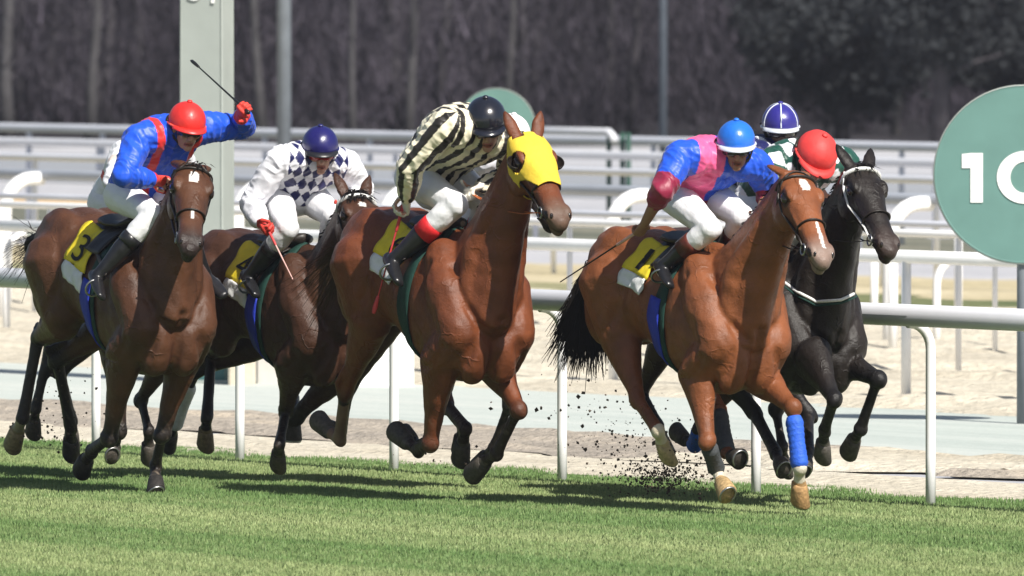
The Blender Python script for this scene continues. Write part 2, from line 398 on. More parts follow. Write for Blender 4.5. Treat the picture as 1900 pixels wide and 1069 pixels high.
# ---------------------------------------------------------------- turf blades
def grass():
    N = 740000
    Y = 66 + (92 - 66)*rng.random(N)**.9
    X = (rng.random(N)*2 - 1)*(.053*Y)
    v = X*RV.x + Y*RV.y; u = X*RU.x + Y*RU.y
    edge = VG + .10*np.sin(u*1.7) + .10*np.sin(u*3.3 + 1) + .07*rng.standard_normal(N)
    keep = v < edge
    X, Y, u, v = X[keep], Y[keep], u[keep], v[keep]; n = len(X)
    tall = np.clip((v - (VG - .45))/.45, 0, 1)
    # wear: soft bands along the track, patches
    band = 1.35*np.cos(1.72*(v - 39.1) + .25*np.sin(u*.5)) + .5*np.sin(v*6.1 + .3*np.sin(u*.9) + 1.3) + .35*np.sin(v*11.3 + u*.3)
    clump = np.sin(u*5.3 + 3*np.sin(v*6)) * np.sin(v*13 + 2*np.sin(u*4)) + .7*np.sin(u*13 + v*9)*np.sin(v*31 - u*5)
    near = np.clip((VG - 1.6 - v)/3.0, 0, 1)
    dry = 1/(1 + np.exp(-(band*1.0 + .45*clump + .7*rng.standard_normal(n) - .45 + .35*near - 1.6*tall)))
    h = (.015 + .014*rng.random(n))*(1 - .25*dry) * (1 + .35*tall*rng.random(n)) * (1 + .18*clump)
    w = .0035 + .003*rng.random(n)
    a = rng.random(n)*2*np.pi; lean = .55*h*rng.random(n); la = rng.random(n)*2*np.pi
    bx, by = np.cos(a)*w, np.sin(a)*w
    P = np.empty((n, 3, 3))
    P[:, 0] = np.stack([X - bx, Y - by, np.zeros(n) - .002], 1)
    P[:, 1] = np.stack([X + bx, Y + by, np.zeros(n) - .002], 1)
    P[:, 2] = np.stack([X + lean*np.cos(la), Y + lean*np.sin(la), h], 1)
    me = bpy.data.meshes.new("grass")
    me.vertices.add(3*n); me.loops.add(3*n); me.polygons.add(n)
    me.vertices.foreach_set("co", P.ravel())
    me.loops.foreach_set("vertex_index", np.arange(3*n, dtype=np.int32))
    me.polygons.foreach_set("loop_start", np.arange(0, 3*n, 3, dtype=np.int32))
    me.polygons.foreach_set("loop_total", np.full(n, 3, dtype=np.int32))
    me.update(calc_edges=True)
    g0 = np.array([.088, .175, .052]); g1 = np.array([.145, .25, .078]); s1 = np.array([.33, .385, .175])
    q = rng.random(n)[:, None]
    c = (g0*(1 - q) + g1*q)*(1 - dry[:, None]) + s1*dry[:, None]*(.75 + .5*rng.random(n)[:, None])
    set_col(me, np.repeat(c, 3, axis=0))
    o = link("grass", me, mat("grass blades", attr="col", rough=.55, spec=.25, nscale=3, namt=.08)); tag(o, kind="stuff")
grass()

# ---------------------------------------------------------------- rails
def arc_post(mb, base, top_h, reach, dirv, r, bend=.16, foot=0.0, lean=0.0):
    """upright tube whose head bends over in the direction dirv and reaches out to the rail"""
    b = V(base); pts = [b + V((0, 0, -.05)), b + V((0, 0, .3)) + dirv*lean*.3, b + V((0, 0, top_h - bend)) + dirv*lean]
    top0 = pts[-1]
    for k in range(1, 7):
        t = k/6*math.pi/2
        pts.append(top0 + dirv*(bend*(1 - math.cos(t))) + V((0, 0, bend*math.sin(t))))
    if reach > bend: pts.append(pts[-1] + dirv*(reach - bend))
    mb.tube(pts, [r]*len(pts), side=dirv.cross(V((0, 0, 1))), n=12, round_end=False)

def rail_fence(name, label, v, h, thick, u0, u1, m_rail, m_post, post_px=(), post_r=.03, reach=.17, post_dir=-1, gooseneck=True, group=None, name_post="post", end_cap=None, post_v=None, bend=.16, droop=None):
    root = empty(name, uv(u0, v)); tag(root, label, "fence", group)
    p0 = root.location
    mb = MB(); n = max(2, int((u1 - u0)/6)); pts = [uv(u0 + (u1 - u0)*i/n, v, h) for i in range(n + 1)]
    if droop:
        pts = [uv(u0 - .05, v, h - droop), uv(u0, v, h - droop*.35), uv(u0 + droop*.6, v, h)] + pts[1:]
    mb.tube(pts, [thick]*len(pts), side=RV, n=16, round_end=False)
    put(p0, mb); part("rail", mb, m_rail, root)
    # joints: collars where lengths of tube meet
    for px in post_px:
        vv = post_v if post_v is not None else v + reach*(-post_dir)
        u = u_at(px, vv); pm = MB()
        if gooseneck: arc_post(pm, uv(u, vv), h - (thick if not isinstance(thick, tuple) else thick[1])*.7, reach, RV*post_dir, post_r, bend=min(bend, reach))
        else: pm.tube([uv(u, v, -.05), uv(u, v, h)], [post_r, post_r], n=10, round_end=False)
        put(p0, pm); part(name_post, pm, m_post, root)
    return root

TR = .064
H_NEAR = row_height(554.6, VRAIL)
near = rail_fence("running_rail", "nearest white running rail with thick grey tube and bent posts beside the turf", VRAIL, H_NEAR, (.062, .068), u_at(2600, VRAIL), u_at(-900, VRAIL),
    M['rail'], M['whitepaint'], (-640, -350, -85, 178, 445, 731, 1043, 1403, 1727, 2060, 2400), .031, .17, -1)
def far_rail(label, y0, h, px_th, m_rail, m_post, posts, r, goose=False, reach=.25, pdir=1, x0=-500, x1=2400, name="running_rail", droop=None, bend=.16):
    # line through (0, y0) towards the vanishing point, rail height h -> distance
    d = (CAMH - h)/(-ray(0, y0).z)*ray(0, y0).y
    p = at_depth(0, y0, d); v = V((p.x, p.y, 0)).dot(RV)
    s = FPX/at_depth(950, y0, d).y
    u0, u1 = u_at(x1, v), u_at(x0, v)
    return rail_fence(name, label, v, h, px_th/2/s, u0, u1, m_rail, m_post, posts, r, reach, pdir, goose, "far running rails", droop=droop, bend=bend)
far_rail("white waist-high rail with straight posts, next behind the nearest rail", 418, 1.1, 22, M['whitepaint'], M['whitepaint'], (-120, 45, 430, 1088, 1415, 1630, 2100), .037)
far_rail("thin white rail on slim posts, third rail from the turf", 379, 1.15, 13, M['whitepaint'], M['whitepaint'], (48, 240, 640, 1010, 1375, 1530, 1730, 2000), .024)
far_rail("thin pale lilac rail just under the wide grey rail", 363, 1.12, 11, M['alum'], M['whitepaint'], (20, 700, 1240, 1800), .022)
far_rail("wide shadow-toned grey rail held by tall white bent posts", 322, 1.28, 19, M['shaderail'], M['whitepaint'], (9, 440, 712, 1134, 1652, 2050), .066, True, .42, 1, bend=.30)
far_rail("pale rail low in the far row, nearest of the row at the wood", 290, 1.1, 13, M['alum'], M['whitepaint'], (30, 250, 465, 760, 990, 1260, 1600, 1700), .03)
far_rail("second far rail below the wood, middle of the row", 262, 1.1, 15, M['rail'], M['alum'], (20, 150, 190, 460, 700, 960, 1200, 1560, 1700), .03)
far_rail("topmost far grey rail running below the wood", 236, 1.15, 16, M['alum'], M['alum'], (24, 160, 460, 655, 1180, 1640), .035)
far_rail("short far rail with a rounded end above green posts", 222, 1.3, 14, M['rail'], M['greensteel'], (1097, 1122, 1133), .03, x0=930, x1=1136, droop=.12)
# low hoops of white tube between the rails
def hoop(px, base_y, top_y, w_px, label, pdir=1, r=.035):
    p = ground(px, base_y); s = FPX/p.y; h = (base_y - top_y)/s; w = w_px/s
    root = empty("bent_post", p); tag(root, label, "post", "loose bent white posts between the rails")
    mb = MB(); arc_post(mb, (0, 0, 0), h, w, RV*pdir, r, bend=min(.3, w)); part("tube", mb, M['whitepaint'], root)
    # cap on the open end
    c = MB(); e = RV*pdir*w + V((0, 0, h)); c.tube([e - RV*pdir*.03, e + RV*pdir*.05], [r*1.3]*2, n=10, round_end=False); part("end_cap", c, M['galv'], root)
hoop(12, 618, 433, 46, "short bent white post at the left edge of the photo", 1)
hoop(1738, 640, 482, 46, "short bent white post below the big round sign", 1)
def stake(px, base_y, top_y, w_px, label, m='whitepaint'):
    p = ground(px, base_y); s = FPX/p.y; h = (base_y - top_y)/s
    root = empty("marker_post", p); tag(root, label, "post", "straight white posts on the sand track")
    mb = MB(); mb.tube([V((0, 0, -.03)), V((0, 0, h))], [w_px/2/s]*2, n=12, round_end=False); part("shaft", mb, M[m], root)
    c = MB(); c.tube([V((0, 0, h)), V((0, 0, h + .02)), V((0, 0, h + .035))], [w_px/2/s*1.08, w_px/2/s*1.08, w_px/4/s], n=12, round_end=False); part("cap", c, M[m], root)
stake(1656, 655, 470, 17, "straight white post on the sand right of the black horse")
stake(1622, 610, 478, 14, "thin white post beside the black horse's neck")
stake(1778, 600, 405, 15, "tall white post left of the round sign's lower edge")
stake(2, 600, 380, 13, "white post cut by the left edge of the photo")
stake(571, 716, 660, 8, "thin white peg between the concrete blocks")

# ---------------------------------------------------------------- pole, posts, round signs
def text_mesh(s, size, m, depth=.006, bold=0.0):
    c = bpy.data.curves.new("txt", 'FONT'); c.body = s; c.size = size; c.extrude = depth; c.offset = bold; c.align_x = 'CENTER'; c.align_y = 'CENTER'
    ob = bpy.data.objects.new("txt", c); COL.objects.link(ob)
    me = bpy.data.meshes.new_from_object(ob.evaluated_get(bpy.context.evaluated_depsgraph_get()))
    bpy.data.objects.remove(ob); bpy.data.curves.remove(c)
    me.materials.clear(); me.materials.append(m); return me

pole_p = ground(384, 712)
def pole():
    s = FPX/pole_p.y; hw = 49/s; root = empty("floodlight_pole", pole_p)
    tag(root, "thick pale grey steel pole behind the red-capped jockey", "pole")
    rot = rad(-14); mb = MB(); H = 9.0; rings = []
    for z, k in ((.0, 1.0), (.55, 1.0), (4, .97), (H, .90)):
        ring = []
        for (x, y, c) in ((-1, -1, 1), (1, -1, 1), (1, 1, 1), (-1, 1, 1)):
            for (ax, ay) in (((.94, 1), (1, .94)) if x*y > 0 else ((1, .94), (.94, 1))):
                ring.append((x*ax*hw*.86*k, y*ay*hw*.86*k, z))
        rings.append([Matrix.Rotation(rot, 3, 'Z') @ V(p) for p in ring])
    mb.loft(rings); part("mast", mb, M['galv'], root, sm=False)
    f = MB(); f.box((0, 0, .19), [Matrix.Rotation(rot, 3, 'Z') @ a for a in XYZ], (hw*.94, hw*.94, .20)); part("foot", f, M['tealpost'], root, False)
    b2 = MB(); b2.box((0, 0, .015), [Matrix.Rotation(rot, 3, 'Z') @ a for a in XYZ], (hw*1.3, hw*1.3, .02)); part("base_plate", b2, M['galv'], root, False)
    c = MB(); c.box((0, 0, H + .03), [Matrix.Rotation(rot, 3, 'Z') @ a for a in XYZ], (hw*.84, hw*.84, .03)); part("top_cap", c, M['galv'], root, False)
    z = row_height(-14, pole_p.dot(RV), 396) if False else CAMH + ray(396, -13).z*pole_p.y
    t = text_mesh("31", .30, M['signwhite'], .003)
    to = link("number", t, None, root); to.location = Matrix.Rotation(rot, 3, 'Z') @ V((.035, -hw*.86*.975 - .004, z + .02)); to.rotation_euler = (rad(90), rad(8), rot)
pole()
def slim_post(px, d, w_px, top, label, m):
    p = at_depth(px, 300, d); p.z = 0; root = empty("lamp_post", p); tag(root, label, "post", "slim posts before the wood")
    s = FPX/d; mb = MB(); mb.tube([V((0, 0, -.05)), V((0, 0, top*.5)), V((0, 0, top))], [w_px/2/s, w_px/2/s*.97, w_px/2/s*.92], n=14, round_end=False); part("shaft", mb, M[m], root)
    c = MB(); c.tube([V((0, 0, 0)), V((0, 0, .03))], [w_px/s*.9]*2, n=14, round_end=False); part("base_flange", c, M[m], root)
slim_post(527, 150, 27, 7.0, "dark grey post left of the chequered jockey, before the wood", 'greypost')
slim_post(1230, 190, 15, 6.5, "thin bluish post in the wood above the blue-capped jockey", 'bluepost')

def round_sign(px, py, rpx, d, label, text, base_px=None):
    c = at_depth(px, py, d); s = FPX/d; R = rpx/s; root = empty("distance_sign", (c.x, c.y, 0)); tag(root, label, "sign", "round distance signs")
    mb = MB(); n = 72
    ring = lambda r, y: [V((r*math.cos(2*math.pi*i/n), y, c.z + r*math.sin(2*math.pi*i/n))) for i in range(n)]
    mb.loft([ring(R*.97, -.022), ring(R*.985, -.024), ring(R, -.016), ring(R, .016), ring(R*.985, .02)]); part("disc", mb, M['teal'], root, False)
    rim = MB(); rim.loft([ring(R*.992, -.026), ring(R*1.006, -.022), ring(R*1.006, .014), ring(R*.992, .018), ring(R*.992, -.026)], cap=False); part("rim", rim, M['galv'], root)
    pm = MB(); pm.tube([V((.0, .05, -.05)), V((.0, .05, c.z + R*.6))], [.045, .045], n=14, round_end=False); part("post", pm, M['greypost'], root)
    for zz in (-.35, .35):
        bk = MB(); bk.box((0, .033, c.z + R*zz), XYZ, (.09, .012, .02)); part("bracket", bk, M['galv'], root, False)
    if text:
        y0, y1 = -.030, -.0245
        def extr(loops, nm):              # closed outline (or outer + inner ring) into a thin raised shape
            b = MB()
            if len(loops) == 1:
                q = loops[0]; m_ = len(q); b.add([V((x, y0, z)) for x, z in q] + [V((x, y1, z)) for x, z in q], [tuple(range(m_))] + [(i_, m_ + i_, m_ + (i_+1) % m_, (i_+1) % m_) for i_ in range(m_)])
            else:
                o_, n_ = loops; m_ = len(o_); vs = [V((x, yy, z)) for yy in (y0, y1) for lp in (o_, n_) for x, z in lp]
                b.add(vs, [f for i_ in range(m_) for f in ((i_, (i_+1) % m_, m_ + (i_+1) % m_, m_ + i_), (i_, 2*m_ + i_, 2*m_ + (i_+1) % m_, (i_+1) % m_), (m_ + i_, m_ + (i_+1) % m_, 3*m_ + (i_+1) % m_, 3*m_ + i_))])
            return part(nm, b, M['signwhite'], root, False)
        q = lambda x, y: ((x - px)/s, c.z - (y - py)/s)
        extr([[q(*p_) for p_ in ((1801, 376), (1801, 312), (1785, 312), (1785, 286), (1802, 284), (1824, 284), (1824, 376))]], "digit")
        el = lambda rx, ry: [((1902 - px)/s + rx/s*math.cos(2*math.pi*i_/48), c.z - (329 - py)/s + ry/s*math.sin(2*math.pi*i_/48)) for i_ in range(48)]
        extr([el(52, 49), el(27, 29)], "digit")
    root.rotation_euler = (0, 0, rad(-5)); return root
round_sign(1898, 324, 166, 91.5, "big grey green round sign with white numeral at the right edge", "10")
round_sign(921, 237, 73, 126, "small grey green round sign behind the black-helmeted jockey", None)

def block(name, x0, x1, y0, y1, base, depth, m, label, rot=0, bev=.015):
    p = ground((x0 + x1)/2, base); s = FPX/p.y; w = (x1 - x0)/2/s; h = (y1 - y0)/s
    me = bpy.data.meshes.new(name); mb = MB(); d = depth/2
    rr = []
    for z, k in ((-.02, 0), (h - bev, 0), (h, bev)):
        rr.append([V((x, y, z)) for x, y in ((-w + k, -d + k + bev), (-w + k + bev, -d + k), (w - k - bev, -d + k), (w - k, -d + k + bev), (w - k, d - k - bev), (w - k - bev, d - k), (-w + k + bev, d - k), (-w + k, d - k - bev))])
    mb.loft(rr); o = link(name, mb.mesh(name), M[m]); o.location = p; o.rotation_euler = (0, 0, rad(rot))
    return tag(o, label, "block", "blocks along the sand track")
block("concrete_block", 424, 474, 616, 716, 716, .3, 'beigeblock', "beige block just right of the thick pole, leftmost of the row", 0)
block("concrete_block", 476, 560, 622, 713, 713, .3, 'concrete', "pale grey block seen under the chequered jockey's horse", 0)
block("concrete_block", 580, 618, 640, 718, 715, .3, 'greyblock', "narrow dark grey block next to the big white one", 0)
block("concrete_block", 652, 768, 588, 722, 718, .4, 'whitepaint', "big white block behind the striped jockey's horse", 0)
block("stone_block", 838, 935, 650, 716, 714, .5, 'greyblock', "low grey stone block seen between the middle horse's forelegs", 8)

# ---------------------------------------------------------------- the wood
M['bark'] = mat("grey brown bark", (.058, .053, .060), .9, .15, nscale=4, namt=.35, bump=.6, bscale=12)
M['palebark'] = mat("pale grey bark", (.070, .067, .070), .9, .15, nscale=4, namt=.3, bump=.6, bscale=12)
M['twig'] = mat("bare twigs", (.050, .045, .054), .9, .1, nscale=.35, namt=.45)
M['conifer'] = mat("dark evergreen leaves", (.028, .031, .034), .85, .1, nscale=.8, namt=.4)
def branch_tree(seed, H=8.5, r0=.13, low=.5, lean=0.0, n_br=26):
    r = random.Random(seed); trunk = MB(); crown = MB()
    pts = []; x = y = 0
    for k in range(9):
        z = H*k/8; pts.append(V((x + lean*z, y, z - .05))); x += r.uniform(-.07, .07); y += r.uniform(-.07, .07)
    trunk.tube(pts, [r0*(1.25 if k == 0 else 1)*(1 - .1*k) for k in range(9)], n=8, round_end=False)
    def at(z):
        k = min(7, int(z/H*8)); t = z/H*8 - k; return pts[k].lerp(pts[k+1], t)
    def twig(p, d, L, rr, lev):
        q = p; segs = [p]
        for k in range(3):
            d = (d + V((r.uniform(-.3, .3), r.uniform(-.3, .3), r.uniform(-.1, .32)))).normalized(); q = q + d*(L/3); segs.append(q)
        crown.tube(segs, [rr, rr*.8, rr*.55, rr*.25], n=3, round_end=False)
        if lev < 3:
            for _ in range(4 if lev else 5):
                k = r.randint(1, 3); twig(segs[k], (d + V((r.uniform(-1, 1), r.uniform(-1, 1), r.uniform(-.4, .8)))).normalized(), L*r.uniform(.35, .6), rr*.5, lev + 1)
    for i in range(n_br):
        z = r.uniform(low, H*.97); a = r.uniform(0, 6.28)
        twig(at(z), V((math.cos(a), math.sin(a), r.uniform(.1, .9))).normalized(), r.uniform(.8, 2.0)*(1.1 - .5*z/H), .022, 1)
    return trunk, crown
def bare_trees():
    protos = []
    for s in range(4):
        t, c = branch_tree(100 + s, lean=(0, .04, -.05, .02)[s])
        protos.append((t.mesh("trunk"), c.mesh("crown")))
    for t, c in protos:
        smooth(t); t.materials.append(M['bark']); c.materials.append(M['twig'])
    pale = [p[0].copy() for p in protos]
    for p in pale: p.materials.clear(); p.materials.append(M['palebark'])
    lab = "bare leafless tree with thin grey trunk among the many at the edge of the wood"
    named = [(15, 238, 24, 0, "bare tree with pale trunk at the left edge of the wood"), (168, 240, 20, 1, "bare pale-trunked tree left of the red-capped jockey"), (486, 243, 18, 2, "slanting pale-trunked tree between the thick pole and the dark post"),
             (655, 238, 13, 0, "thin pale tree trunk right of the navy-capped jockey"), (757, 240, 19, 3, "pale tree trunk left of the striped jockey"), (942, 244, 15, 1, "pale tree trunk above the small round sign"), (1662, 246, 16, 3, "pale tree trunk in the dark right part of the wood")]
    def plant(x, y, k, sc, rz, label, is_pale):
        e = empty("bare_tree", (x, y, 0)); e.scale = (sc[0], sc[0], sc[1]); e.rotation_euler = (0, 0, rz); tag(e, label, "tree", "bare trees at the edge of the wood")
        link("trunk", (pale if is_pale else [p[0] for p in protos])[k], None, e); link("crown", protos[k][1], None, e)
    for px, d, w, k, l in named:
        p = at_depth(px, 250, d); plant(p.x, p.y, k, (w/2/(FPX/d)/.12, 1.1), 0 if k == 2 else random.uniform(-.5, .5), l, True)
    for i in range(52):
        d = random.uniform(244, 298); px = random.uniform(-350, 2250)
        p = at_depth(px, 250, d); s = random.uniform(.75, 1.25); plant(p.x, p.y, random.randrange(4), (s, random.uniform(.9, 1.3)), random.uniform(0, 6.28), lab, False)
bare_trees()
def brush():
    # undergrowth of thin twigs, uncountable: one mesh of slivers
    N = 150000
    Y = 243 + 75*rng.random(N); X = (rng.random(N)*2 - 1)*(.062*Y)
    dens = .5 + .5*np.sin(X*.55 + 1.3*np.sin(Y*.11)) * np.sin(X*.21 + Y*.07)
    z = 5.5*rng.random(N)**1.35 * (.55 + .45*dens) + .1
    L = .25 + .65*rng.random(N); az = rng.random(N)*2*np.pi; el = np.pi/2*(.25 + .75*rng.random(N))
    d = np.stack([np.cos(az)*np.cos(el), np.sin(az)*np.cos(el), np.sin(el)], 1)*L[:, None]
    w = (.010 + .020*rng.random(N))[:, None]*np.stack([np.cos(az + 1.57), np.sin(az + 1.57), np.zeros(N)], 1)
    c = np.stack([X, Y, z], 1); P = np.empty((N, 3, 3)); P[:, 0] = c - w; P[:, 1] = c + w; P[:, 2] = c + d
    me = bpy.data.meshes.new("undergrowth"); n = N
    me.vertices.add(3*n); me.loops.add(3*n); me.polygons.add(n); me.vertices.foreach_set("co", P.ravel())
    me.loops.foreach_set("vertex_index", np.arange(3*n, dtype=np.int32)); me.polygons.foreach_set("loop_start", np.arange(0, 3*n, 3, dtype=np.int32)); me.polygons.foreach_set("loop_total", np.full(n, 3, dtype=np.int32)); me.update(calc_edges=True)
    tone = (.8 + .35*np.sin(X*.7 + Y*.05)*np.sin(X*.23 - 1) + .25*rng.standard_normal(N))
    cc = np.clip(tone, .35, 1.8)[:, None]*np.array([.054, .047, .060]); set_col(me, np.repeat(cc, 3, axis=0))
    tag(link("undergrowth", me, mat("undergrowth twigs", attr="col", rough=.9, spec=.1, nscale=.6, namt=.3)), kind="stuff")
brush()
def evergreen(px, py, d, rpx, label, seed, squash=.75):
    r = np.random.default_rng(seed); s = FPX/d; c = at_depth(px, py, d); R = rpx/s; root = empty("evergreen_tree", (c.x, c.y, 0)); tag(root, label, "tree", "dark evergreens at the edge of the wood")
    t = MB(); t.tube([V((0, 0, -.1)), V((.1, 0, c.z*.6)), V((0, .1, c.z + R*.3))], [.16, .13, .07], n=8, round_end=False)
    for k in range(9):
        a = k*2.4; z0 = c.z*.5 + k*.12*R; t.tube([V((.08, 0, z0)), V((math.cos(a)*R*.45, math.sin(a)*R*.45, z0 + .2*R)), V((math.cos(a)*R*.8, math.sin(a)*R*.8, z0 + .3*R))], [.05, .035, .015], n=5, round_end=False)
    part("trunk", t, M['bark'], root)
    cl = []; 
    for k in range(46):
        q = r.standard_normal(3); q /= np.linalg.norm(q); q *= R*r.random()**.4; q[2] *= squash; cl.append(q)
    cl = np.array(cl); n = 14000; idx = r.integers(0, len(cl), n)
    C = cl[idx] + r.standard_normal((n, 3))*R*.115; C[:, 2] += c.z; C = C[C[:, 2] > .15]; n = len(C)
    a1 = r.standard_normal((n, 3)); a1 /= np.linalg.norm(a1, axis=1)[:, None]; a2 = np.cross(a1, r.standard_normal((n, 3))); a2 /= np.linalg.norm(a2, axis=1)[:, None]
    w = (.05 + .09*r.random(n))[:, None]
    P = np.stack([C - a1*w, C + a2*w*.5, C + a1*w, C - a2*w*.5], 1).reshape(-1, 3)
    mb = MB(); mb.add(P, [(4*i, 4*i + 1, 4*i + 2, 4*i + 3) for i in range(n)]); part("crown", mb, M['conifer'], root, False)
evergreen(1560, 60, 236, 170, "dark evergreen with rounded crown in the upper right of the wood", 1)
evergreen(1740, 20, 232, 150, "tallest dark evergreen above the round sign", 2)
evergreen(1880, 90, 240, 110, "dark evergreen at the right edge behind the round sign", 3)
evergreen(1452, 40, 246, 90, "smaller dark evergreen left of the others, above the red cap", 4)

def haze():
    # thin pale air round the camera and the whole place
    b = MB(); b.box((0, 370, 29.3), XYZ, (500, 420, 31)); o = link("haze", b.mesh("haze"), None)
    m = bpy.data.materials.new("haze air"); m.use_nodes = True; nt = m.node_tree; nt.nodes.clear()
    out = nt.nodes.new("ShaderNodeOutputMaterial"); pv = nt.nodes.new("ShaderNodeVolumePrincipled"); pv.inputs["Color"].default_value = (.86, .88, 1, 1); pv.inputs["Density"].default_value = .00021; pv.inputs["Anisotropy"].default_value = .2
    nt.links.new(pv.outputs[0], out.inputs["Volume"]); o.data.materials.append(m); o["kind"] = "stuff"
haze()
# ================================================================== horses
TORSO = [(-.86, 1.34, .07, .06), (-.81, 1.33, .17, .14), (-.70, 1.32, .255, .22), (-.55, 1.31, .295, .255), (-.38, 1.295, .305, .268), (-.18, 1.285, .280, .258),
         (.02, 1.25, .310, .274), (.20, 1.22, .358, .272), (.36, 1.205, .380, .256), (.50, 1.19, .345, .232), (.61, 1.17, .255, .205), (.69, 1.14, .14, .12)]
TX = np.array([t[0] for t in TORSO])
def torso_at(x):
    return [float(np.interp(x, TX, [t[k] for t in TORSO])) for k in (1, 2, 3)]
HEADS = [(-.06, .050, .02, .07), (.0, .078, .045, .115), (.10, .092, .062, .150), (.22, .100, .070, .175), (.32, .094, .069, .172), (.44, .074, .062, .140),
         (.58, .062, .053, .100), (.72, .058, .047, .080), (.84, .060, .046, .076), (.93, .058, .042, .074), (1.0, .048, .030, .060), (1.04, .030, .014, .036)]
HT = np.array([t[0] for t in HEADS])
class Horse: pass

def make_horse(sp):
    h = Horse(); h.sp = sp
    a = rad(sp['a']); F = V((math.sin(a), -math.cos(a), 0)); L = V((math.cos(a), math.sin(a), 0)); Z = V((0, 0, 1))
    s = sp.get('s', 1.05); pt = rad(sp['pitch'])
    def rot(x, z):                  # pitch about the middle of the trunk; negative = forehand low
        z0 = z - 1.2
        return s*(x*math.cos(pt) - z0*math.sin(pt)), s*(1.2 + x*math.sin(pt) + z0*math.cos(pt))
    pc = at_depth(sp['croup'][0], sp['croup'][1], sp['d'])
    cx, cz = rot(-.45, 1.615)
    O = pc - F*cx - Z*cz
    h.F, h.L, h.O, h.s = F, L, O, s
    def W(x, y, z):
        xx, zz = rot(x, z); return O + F*xx + L*(y*s) + Z*zz
    Fp = (W(1, 0, 1.2) - W(0, 0, 1.2)).normalized(); Zp = (W(0, 0, 2) - W(0, 0, 1)).normalized()
    h.W, h.Fp, h.Zp = W, Fp, Zp
    O2 = V((O.x, O.y, 0))
    def P(px, py, lat):
        r = ray(px, py); c = V((0, 0, CAMH)); t = (lat*s - (c - O2).dot(L))/r.dot(L); return c + r*t
    h.P = P
    vox = sp.get('vox', .0085)
    mb = MB(); bones = []            # (p0, p1, r0, r1, colour tag)
    def bone(p, q, r0, r1, t): bones.append((p, q, r0, r1, t))
    # trunk
    n = 26; rings = []
    for (x, zc, hh, hw) in TORSO:
        ring = []
        for k in range(n):
            t = 2*math.pi*k/n; c, d = math.cos(t), math.sin(t)
            ww = hw*(1 - .22*max(0, c)**1.5)      # ridge-backed
            ring.append(W(x, ww*math.copysign(abs(d)**.9, d), zc + hh*c))
        rings.append(ring)
    mb.loft(rings)
    for sd in (-1, 1):
        mb.ell(W(-.52, .135*sd, 1.30), (Fp, L, Zp), (.30*s, .14*s, .305*s))
        mb.ell(W(-.66, .12*sd, 1.18), (Fp, L, Zp), (.16*s, .115*s, .25*s))
        mb.tube([W(.30, .13*sd, 1.50), W(.47, .175*sd, 1.33), W(.62, .165*sd, 1.13)], [.095*s, .125*s, .108*s], side=L)
        mb.tube([W(.62, .165*sd, 1.13), W(.46, .18*sd, .97)], [.106*s, .114*s], side=L)
        mb.ell(W(.63, .085*sd, 1.03), (Fp, L, Zp), (.10*s, .098*s, .17*s))
        mb.ell(W(.22, .16*sd, 1.22), (Fp, L, Zp), (.22*s, .115*s, .28*s))
    mb.ell(W(.26, 0, 1.50), (Fp, L, Zp), (.26*s, .075*s, .125*s))
    bone(W(-.6, 0, 1.25), W(.55, 0, 1.2), .3*s, .3*s, 'body')
    # head frame
    poll = P(*sp['poll']); muz = P(*sp['muzzle']); hl = muz - poll
    HLEN = .63*s
    if abs(hl.length - HLEN) > .02:  # slide the muzzle along its sight line until the head has its true length
        r = ray(*sp['muzzle'][:2]); best = min((abs((muz + r*(.004*k) - poll).length - HLEN) + .02*abs(.004*k) + .5*max(0, (muz + r*(.004*k)).y - poll.y), k) for k in range(-180, 141)); muz = muz + r*(.004*best[1]); hl = muz - poll
    ha = hl.normalized()
    sd = V(sp['headside']) if 'headside' in sp else L
    sd = (sd - ha*sd.dot(ha)).normalized()
    nf = ha.cross(sd); 
    if nf.dot(F + Z) < 0: nf = -nf
    h.poll, h.muz, h.ha, h.hs, h.hn, h.hl = poll, muz, ha, sd, nf, hl.length
    k_ = s*1.09
    def HP(t, th, off=0.0):          # th: 0 = left side, 90 = forehead, -90 = jaw
        hw, f, b = [float(np.interp(t, HT, [q[j] for q in HEADS])) for j in (1, 2, 3)]
        c, d = math.cos(th), math.sin(th)
        return poll + ha*(t*h.hl) + sd*((hw*k_ + off)*c) + nf*(((f if d > 0 else b)*k_ + off)*d)
    h.HP = HP
    rings = [[HP(t, 2*math.pi*k/20) for k in range(20)] for t in HT]
    mb.loft(rings)
    bone(poll, muz, .1*s, .06*s, 'head')
    hc = lambda t, u, v: poll + ha*(t*h.hl) + sd*(u*k_) + nf*(v*k_)
    h.hc = hc
    for e in (-1, 1):
        mb.ell(hc(.265, .080*e, .036), (ha, sd, nf), (.050*k_, .026*k_, .026*k_))      # brow over the eye
        mb.ell(hc(.25, .055*e, -.10), (ha, sd, nf), (.105*k_, .048*k_, .088*k_))       # cheek
        mb.ell(hc(.90, .043*e, .006), (ha, sd, nf), (.055*k_, .028*k_, .036*k_))       # nostril wing
        mb.tube([hc(.40, .072*e, -.005), hc(.62, .058*e, -.01)], [.014*k_, .010*k_], n=8)  # facial crest
        # ear: a cupped leaf
        ex = sp.get('ears', (0, 0)); tilt = ex[0 if e < 0 else 1]
        base = hc(.0, .050*e, .02)
        ed = (-ha*.80 + nf*(.35 + tilt) + sd*(.30*e)).normalized(); el = .145*k_
        mb.tube([base - ed*.02, base + ed*el*.25, base + ed*el*.55, base + ed*el*.82, base + ed*el], [(.026*k_, .020*k_), (.036*k_, .021*k_), (.034*k_, .018*k_), (.020*k_, .013*k_), (.006, .006)], side=sd, n=10, round_end=False)
        bone(base + ed*.06, base + ed*el, .02, .01, 'ear')
    mb.ell(hc(.97, 0, -.058), (ha, sd, nf), (.050*k_, .034*k_, .026*k_))               # chin
    mb.ell(hc(1.0, 0, -.012), (ha, sd, nf), (.040*k_, .043*k_, .045*k_))               # lips
